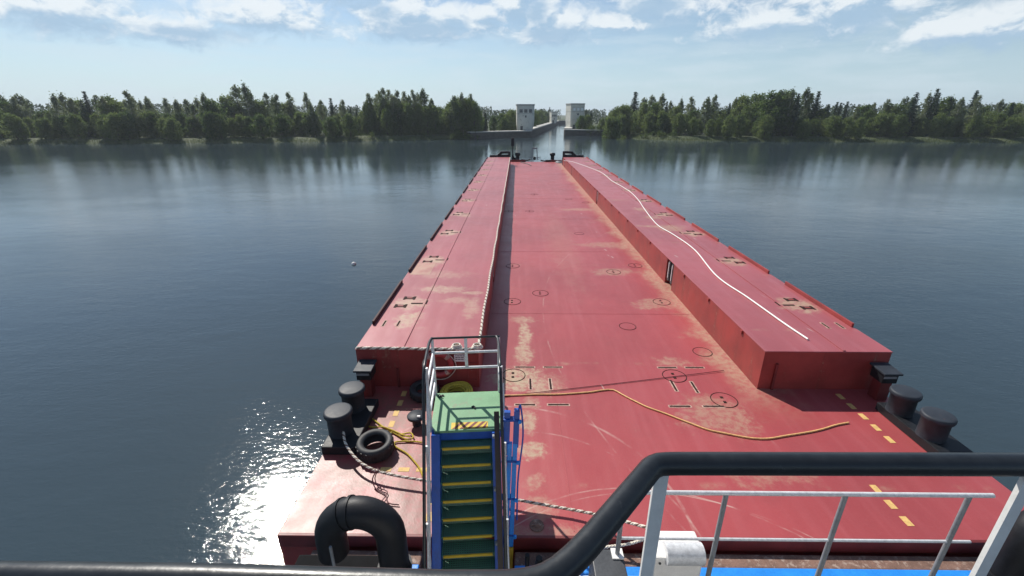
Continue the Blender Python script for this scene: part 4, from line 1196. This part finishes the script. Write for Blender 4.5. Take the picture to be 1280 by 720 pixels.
def crown_mesh(kind, seed):
    rnd = random.Random(seed); mb = MB(); tk = MB()
    if kind == 'birch':
        H = 16.0; R = 2.9
        tk.tube([(0, 0, -.6), (.1, .05, 5), (-.1, .1, 10), (.05, 0, 15)], .2, 7, rr=[.24, .19, .12, .03])
        for k in range(125):
            t = rnd.random() ** .95
            z = .9 + t * (H - 1.3)
            rad = R * (sin(pi * min(1, (t * .80 + .19))) ** .6) * (1 - .12 * t)
            a = rnd.random() * 2 * pi; q = sqrt(rnd.random()) * rad * (.7 if rnd.random() < .3 else 1.05)
            cc = Vector((q * cos(a), q * sin(a), z))
            if q > .8 and rnd.random() < .35: tk.tube([(0, 0, z - .9), cc], .05, 4, rr=[.06, .02])
            sz = rnd.uniform(.45, .85) * (1 - .3 * t)
            for j in range(int(34 * sz + 8)):
                quad(mb, cc + Vector((rnd.gauss(0, sz * .55), rnd.gauss(0, sz * .55), rnd.gauss(0, sz * .75))), rnd.uniform(.16, .32), rnd)
    elif kind == 'broad':
        H = 11.0; R = 3.8
        tk.tube([(0, 0, -.6), (.1, .05, 2.5), (-.1, .1, 5), (.1, 0, 9)], .2, 7, rr=[.32, .26, .18, .04])
        for k in range(150):
            t = rnd.random() ** .95
            z = .4 + t * (H - 1.0)
            rad = R * (sin(pi * (t * .80 + .17)) ** .6)
            a = rnd.random() * 2 * pi; q = sqrt(rnd.random()) * rad
            cc = Vector((q * cos(a) * (1 + .15 * sin(3 * a + seed)), q * sin(a), z))
            if q > 1.2 and rnd.random() < .25: tk.tube([(0, 0, max(1, z - 2)), cc], .05, 4, rr=[.09, .02])
            sz = rnd.uniform(.6, 1.1)
            for j in range(int(32 * sz + 6)):
                quad(mb, cc + Vector((rnd.gauss(0, sz * .55), rnd.gauss(0, sz * .55), rnd.gauss(0, sz * .5))), rnd.uniform(.18, .36), rnd)
    elif kind == 'spruce':
        H = 16.0
        tk.tube([(0, 0, -.6), (0, 0, 8), (0, 0, 15.6)], .2, 7, rr=[.25, .14, .02])
        z = .9
        while z < H - .3:
            t = z / H
            rad = 2.5 * (1 - t) ** .85 * rnd.uniform(.75, 1.12) + .12
            nb_ = max(4, int(9 * (1 - t) + 4))
            ph = rnd.random() * 6.28
            for k in range(nb_):
                a = ph + 2 * pi * k / nb_ + rnd.uniform(-.2, .2); L = rad * rnd.uniform(.7, 1.1)
                nq = max(3, int(L * 8))
                for j in range(nq):
                    s = (j + rnd.random()) / nq
                    cc = Vector((cos(a) * L * s, sin(a) * L * s, z - .35 * L * s * (1.1 - .5 * s) + rnd.gauss(0, .06)))
                    for _ in range(2):
                        quad(mb, cc + Vector((rnd.gauss(0, .12), rnd.gauss(0, .12), rnd.gauss(0, .07) - .05)), rnd.uniform(.14, .28), rnd, .5)
            z += .34 + .25 * (1 - t)
    else:  # bush
        H = 2.6
        for k in range(6): tk.tube([(0, 0, -.3), (rnd.uniform(-.7, .7), rnd.uniform(-.7, .7), 1.5)], .03, 4, rr=[.05, .02])
        for k in range(36):
            t = rnd.random(); z = .15 + t * (H - .4)
            rad = 1.7 * (sin(pi * (t * .7 + .25)) ** .7); a = rnd.random() * 6.28; q = sqrt(rnd.random()) * rad
            cc = Vector((q * cos(a), q * sin(a), z))
            for j in range(18):
                quad(mb, cc + Vector((rnd.gauss(0, .25), rnd.gauss(0, .25), rnd.gauss(0, .22))), rnd.uniform(.10, .19), rnd)
    return mb, tk, H
LM = {'birch': ('birch_tree', 'birch_leaf', 'birchbark'), 'broad': ('broadleaf_tree', 'broad_leaf', 'trunk'), 'spruce': ('spruce_tree', 'spruce_leaf', 'trunk'), 'bush': ('bush', 'bush_leaf', 'trunk')}
PROTO = {}
for kind, cnt in (('birch', 4), ('broad', 4), ('spruce', 3), ('bush', 3)):
    for s in range(cnt):
        mb, tk, H = crown_mesh(kind, 11 * s + len(kind))
        me = bpy.data.meshes.new('crown'); me.from_pydata(mb.v, [], mb.f); me.materials.append(M[LM[kind][1]]); me.materials.append(M[LM[kind][1] + '_b'])
        rc = random.Random(s + 91)
        idx = []; cur = 0; left = 0
        for _ in mb.f:
            if left <= 0:
                cur = 1 if rc.random() < .5 else 0; left = rc.randint(18, 60)
            idx.append(cur); left -= 1
        me.polygons.foreach_set('material_index', idx)
        mt = bpy.data.meshes.new('trunk'); mt.from_pydata(tk.v, [], tk.f); mt.materials.append(M[LM[kind][2]])
        mt.polygons.foreach_set('use_smooth', [True] * len(tk.f))
        PROTO.setdefault(kind, []).append((me, mt, H))
RT_ = random.Random(21)
used = set()
def tree(kind, px, topy, zc, label, group=None, wide=1.0):
    if kind == 'spruce' and label.startswith('tallest'): wide = 1.6
    """a tree whose base stands zc metres ahead at picture column px, its top reaching picture row topy"""
    Dg = 10 - 1.6
    if px < 560 or px > 780:
        # count from the shore: the number given stands for the row
        row = max(0.0, zc - 176) if px < 560 else max(0.0, zc - 184)
        z_ = 120.0
        while z_ < 320:
            Yt = (z_ - Dg * sin(TH)) / cos(TH); Xt = (px - 647) / F * z_
            if max(sdist(Xt, Yt, LEFT), sdist(Xt, Yt, RIGHT)) > (0.8 if kind == 'bush' else 3.0): break
            z_ += 1.0
        zc = z_ + row * 1.25
    Y = (zc - Dg * sin(TH)) / cos(TH); X = (px - 647) / F * zc
    z0 = land_z(X, Y)
    ztop = 10 - (topy - 142) * cos(TH) * zc / F
    h = max(1.0, ztop - z0)
    me, mt, H = PROTO[kind][RT_.randrange(len(PROTO[kind]))]
    o = empty(LM[kind][0], (X, Y, z0 - .05), RT_.uniform(0, 6.28))
    sz = h / H
    sx = (sz * .55 + .45 * min(sz, 1.15)) * wide * RT_.uniform(.85, 1.2) * (1.25 if kind == 'spruce' else 1)
    o.scale = (sx, sx, sz)
    for nm, me_ in (('crown', me), ('trunk' if kind != 'bush' else 'stems', mt)):
        c = bpy.data.objects.new(nm, me_); COL.objects.link(c); c.parent = o
    tag(o, label, 'bush' if kind == 'bush' else 'tree', group)
    return o
GB = ('tall pale birch in the dense stand on the left bank', 'birches of the dense stand on the left bank')
GL = ('dense green tree in the low wood along the left bank', 'low green trees along the left bank')
# left bank, in the middle of the picture
for (k, px, ty, zc, lab) in [
    ('spruce', 441, 133, 186, 'dark spruce at the water, left of the tall birch stand'), ('spruce', 448, 136, 190, 'shorter dark spruce beside the first spruce left of the birch stand'),
    ('birch', 465, 117, 184, 'first tall birch at the left end of the birch stand'), ('birch', 483, 111, 186, 'tallest pale birch of the stand on the left bank'),
    ('birch', 490, 113, 192, None), ('birch', 500, 114, 188, None), ('birch', 509, 115, 190, None), ('birch', 519, 113, 186, None), ('birch', 525, 117, 192, None),
    ('birch', 532, 112, 187, 'last tall birch at the right end of the dense stand'), ('birch', 541, 123, 190, 'thin birch just right of the dense stand'), ('birch', 475, 118, 196, None),
    ('birch', 478, 114, 189, None), ('birch', 495, 118, 184, None), ('birch', 514, 119, 184, None),
    ('broad', 549, 133, 188, None), ('broad', 557, 136, 190, None), ('broad', 565, 128, 196, None),
    ('birch', 569, 120, 192, 'narrow tree on the left flank of the tall rounded group left of the lock'), ('birch', 579, 117, 194, 'tallest tree of the rounded group between birch stand and lock'),
    ('birch', 590, 118, 196, 'broad-topped tree on the right flank of the rounded group left of the lock'), ('broad', 585, 124, 198, None), ('broad', 576, 126, 192, None),
    ('spruce', 607, 136, 205, 'small pointed tree between the rounded group and the left tower'), ('broad', 617, 144, 206, None), ('broad', 626, 141, 212, None), ('broad', 634, 140, 216, None),
    ('broad', 641, 137, 222, 'green tree close against the left side of the left lock tower'), ('broad', 600, 140, 206, None), ('broad', 630, 146, 208, None)]:
    if lab: tree(k, px, ty, zc, lab, 'trees on the left bank')
    elif k == 'birch': tree(k, px, ty, zc, *GB, wide=.9)
    else: tree(k, px, ty, zc, *GL, wide=.8)
for i in range(24):
    px = 460 + i * 4.0 + RT_.uniform(-1.5, 1.5)
    tree('broad', px, RT_.uniform(126, 136), RT_.uniform(181, 190), *GL, wide=.62)
for i in range(9):
    tree('broad', 564 + i * 4.2, RT_.uniform(120, 130) if 0 < i < 8 else 134, RT_.uniform(192, 198), *GL, wide=.6)
# filler rows: low dense growth under and behind the stand
for i in range(34):
    px = 436 + i * 5.2 + RT_.uniform(-2, 2)
    tree('broad', px, RT_.uniform(138, 147) if px < 600 else RT_.uniform(145, 150), RT_.uniform(182, 192) if px < 560 else RT_.uniform(205, 212), *GL, wide=.75)
# beyond the left tower along the canal
for (k, px, ty, zc) in [('broad', 664, 139, 250), ('broad', 668, 138, 275), ('broad', 671, 137.5, 300), ('broad', 675, 138, 330), ('broad', 678.5, 138.5, 360), ('broad', 682, 139, 400), ('broad', 685.5, 140, 450), ('broad', 689, 141, 480)]:
    tree(k, px, ty, zc, 'dense green tree beside the left canal wall behind the tower', 'trees along the left canal wall', wide=.85)
tree('spruce', 686.5, 133.5, 440, 'lone pointed spruce rising beside the left canal wall', 'trees along the left canal wall')
# right bank
for (k, px, ty, zc, lab) in [
    ('broad', 726, 144, 222, 'dark bushy tree hiding the lower right of the right lock tower'), ('broad', 733, 143, 224, 'dark bushy tree just right of the right lock tower'),
    ('spruce', 731.5, 136, 232, 'spruce peeping out beside the right lock tower'), ('spruce', 737.5, 137, 236, 'pointed spruce second from the right lock tower'),
    ('spruce', 756, 144, 214, 'small dark spruce alone on the grass behind the right approach wall'),
    ('spruce', 790, 114.5, 205, 'tallest dark spruce rising high above the right bank trees'),
    ('birch', 801, 122, 200, 'pale leafy tree right of the tallest spruce'), ('birch', 811, 119, 203, None), ('birch', 823, 118, 200, 'highest birch near the right end of the right bank group'),
    ('broad', 770, 133, 208, None), ('broad', 778, 131, 210, None), ('broad', 763, 138, 212, None), ('broad', 784, 132, 206, None), ('broad', 804, 128, 198, None), ('broad', 815, 128, 196, None), ('spruce', 829, 126, 198, None),
    ('birch', 834, 126, 204, None), ('broad', 840, 132, 196, None), ('birch', 846, 124, 200, None), ('broad', 752, 147, 214, None), ('broad', 774, 142, 204, None), ('broad', 794, 138, 198, None), ('broad', 825, 138, 192, None), ('broad', 810, 140, 192, None)]:
    if lab: tree(k, px, ty, zc, lab, 'trees on the right bank')
    else: tree(k, px, ty, zc, {'broad': 'rounded green tree in the dark wood on the right bank', 'birch': 'slim birch in the wood on the right bank', 'spruce': 'narrow spruce standing in the wood on the right bank'}[k], 'wood on the right bank', wide=.85)
for i in range(16):
    px = 764 + i * 5.2 + RT_.uniform(-2, 2)
    tree('broad', px, RT_.uniform(142, 150), RT_.uniform(192, 206), 'rounded green tree in the dark wood on the right bank', 'wood on the right bank', wide=.75)
# the woods go on to both sides
for i in range(64):
    px = 432 - i * 8.0 + RT_.uniform(-4, 4)
    k = RT_.choice(['birch', 'broad', 'spruce', 'birch', 'broad'])
    ty = {'birch': RT_.uniform(112, 128), 'broad': RT_.uniform(124, 140), 'spruce': RT_.uniform(114, 134)}[k] - (432 - px) * .012 + 8 * sin(px * .035) + 4 * sin(px * .011)
    tree(k, px, ty, RT_.uniform(180, 200), {'birch': 'pale birch in the wood at the far left bank', 'broad': 'rounded tree in the wood at the far left bank', 'spruce': 'dark spruce in the wood at the far left bank'}[k], 'wood at the far left bank')
for i in range(40):
    px = 434 - i * 12.0 + RT_.uniform(-4, 4)
    tree('broad', px, RT_.uniform(138, 148), RT_.uniform(176, 186), 'rounded tree in the wood at the far left bank', 'wood at the far left bank', wide=.9)
for i in range(58):
    px = 850 + i * 8.0 + RT_.uniform(-4, 4)
    k = RT_.choice(['birch', 'broad', 'spruce', 'broad'])
    ty = {'birch': RT_.uniform(116, 130), 'broad': RT_.uniform(124, 140), 'spruce': RT_.uniform(112, 132)}[k] - (px - 850) * .012 + 8 * sin(px * .031) + 4 * sin(px * .012)
    tree(k, px, ty, RT_.uniform(186, 206), {'birch': 'pale birch in the wood at the far right bank', 'broad': 'rounded tree in the wood at the far right bank', 'spruce': 'dark spruce in the wood at the far right bank'}[k], 'wood at the far right bank')
for i in range(36):
    px = 848 + i * 12.0 + RT_.uniform(-4, 4)
    tree('broad', px, RT_.uniform(140, 149), RT_.uniform(182, 192), 'rounded tree in the wood at the far right bank', 'wood at the far right bank', wide=.9)
# bushes on the shore
for i in range(30):
    px = 440 + i * 5.0 + RT_.uniform(-2, 2)
    tree('bush', px, RT_.uniform(165, 170), RT_.uniform(176, 182) if px < 540 else RT_.uniform(186, 196), 'low bush at the water edge of the left bank', 'bushes on the left shore')
for i in range(20):
    px = 778 + i * 3.6 + RT_.uniform(-2, 2)
    tree('bush', px, RT_.uniform(162, 169), RT_.uniform(184, 190), 'light green bush at the water edge right of the approach wall', 'bushes on the right shore')
for i in range(4):
    tree('bush', 738 + i * 5, RT_.uniform(155, 161), 216, 'pale bush on the grass behind the right approach wall', 'bushes behind the right approach wall')

# far forest beyond everything: one mass
ff = MB(); rnd = random.Random(5)
for k in range(2600):
    az_ = rnd.uniform(-1.0, 1.0)
    R0 = rnd.choice([420, 520, 640, 760]) + rnd.uniform(-40, 40)
    X = R0 * sin(az_); Y = R0 * cos(az_)
    if max(sdist(X, Y, LEFT), sdist(X, Y, RIGHT)) < 6: continue
    zb = land_z(X, Y); hh = rnd.uniform(9, 14) + (R0 - 420) * .012
    if -0.05 < az_ < 0.22: hh *= .85
    w_ = rnd.uniform(2.2, 3.6)
    for j in range(26):
        t = rnd.random(); a = rnd.random() * 6.28; q = sqrt(rnd.random()) * w_ * (sin(pi * (t * .75 + .22)) ** .6)
        quad(ff, Vector((X + q * cos(a), Y + q * sin(a), zb + .4 + t * hh)), rnd.uniform(.7, 1.3), rnd)
tag(ff.build('far_forest', M['far_leaf']), 'far green forest closing the horizon behind the lock and the bank trees', 'forest', kind='stuff')
# bank grass and reeds
gs = MB()
def blade(x, y, z, h):
    a = rnd.random() * 6.28; w_ = .05
    dx, dy = cos(a) * w_, sin(a) * w_
    gs.v += [Vector((x - dx, y - dy, z)), Vector((x + dx, y + dy, z)), Vector((x + dx * .3 + rnd.gauss(0, .12), y + dy * .3 + rnd.gauss(0, .12), z + h))]
    o = len(gs.v) - 3; gs.f.append((o, o + 1, o + 2)); gs.s.append(False)
for poly, i0, i1, cnt in ((LEFT, 0, 6, 9000), (RIGHT, 1, 6, 7000)):
    segs = [(Vector(poly[i]), Vector(poly[i + 1])) for i in range(i0, i1)]
    tot = sum((b_ - a_).length for a_, b_ in segs)
    for (a_, b_) in segs:
        d = (b_ - a_); nr = Vector((-d.y, d.x)).normalized()
        if not inpoly(*(a_.lerp(b_, .5) + nr * 1.0), poly): nr = -nr
        for k in range(int(cnt * d.length / tot)):
            p = a_.lerp(b_, rnd.random()) + nr * (abs(rnd.gauss(0, 2.2)) - .3)
            blade(p.x, p.y, max(-.05, land_z(p.x, p.y)) - .02, rnd.uniform(.35, 1.1))
tag(gs.build('bank_grass', M['grass']), 'tall grass and reeds along the water edge of both banks', 'grass', kind='stuff')
# a pale float on the water
c = gp(442.3, 330.5, 0)
q = MB().lathe([(0, -.12), (.12, -.08), (.17, 0), (.13, .10), (.04, .16), (0, .17)], (c.x, c.y, .02), 14)
tag(q.build('float', M['white'], origin=(c.x, c.y, 0)), 'tiny white float on the dark water left of the barge', 'float')

# ------------------------------------------------------------------ haze
HAZE = 0.00022
if HAZE:
    hz = MB().box2((-3100, -1600, -3.2), (3100, 3100, 46.0)).build('haze', bpy.data.materials.new('haze_air'))
    m = hz.data.materials[0]; m.use_nodes = True; nt = m.node_tree; nt.nodes.clear()
    o = nt.nodes.new('ShaderNodeOutputMaterial'); v = nt.nodes.new('ShaderNodeVolumePrincipled')
    v.inputs['Color'].default_value = (.78, .86, .95, 1); v.inputs['Density'].default_value = HAZE; v.inputs['Anisotropy'].default_value = 0.2
    nt.links.new(v.outputs[0], o.inputs['Volume'])
    tag(hz, kind='stuff', label='thin pale summer haze over the water and far banks', cat='haze')

# ------------------------------------------------------------------ camera and view
cd = bpy.data.cameras.new('camera'); cd.sensor_width = 36.0; cd.sensor_fit = 'HORIZONTAL'; cd.lens = F / 1280 * 36
cd.clip_start = 0.05; cd.clip_end = 9000
cam = bpy.data.objects.new('camera', cd); COL.objects.link(cam)
cam.location = EYE; cam.rotation_euler = (pi / 2 - TH, 0, PS)
sc.camera = cam
sc.view_settings.view_transform = 'Standard'; sc.view_settings.look = 'None'
sc.view_settings.gamma = 1; sc.view_settings.use_curve_mapping = False
sc.view_settings.exposure = 0.52
sc.cycles.volume_bounces = 0
sc.cycles.max_bounces = 8
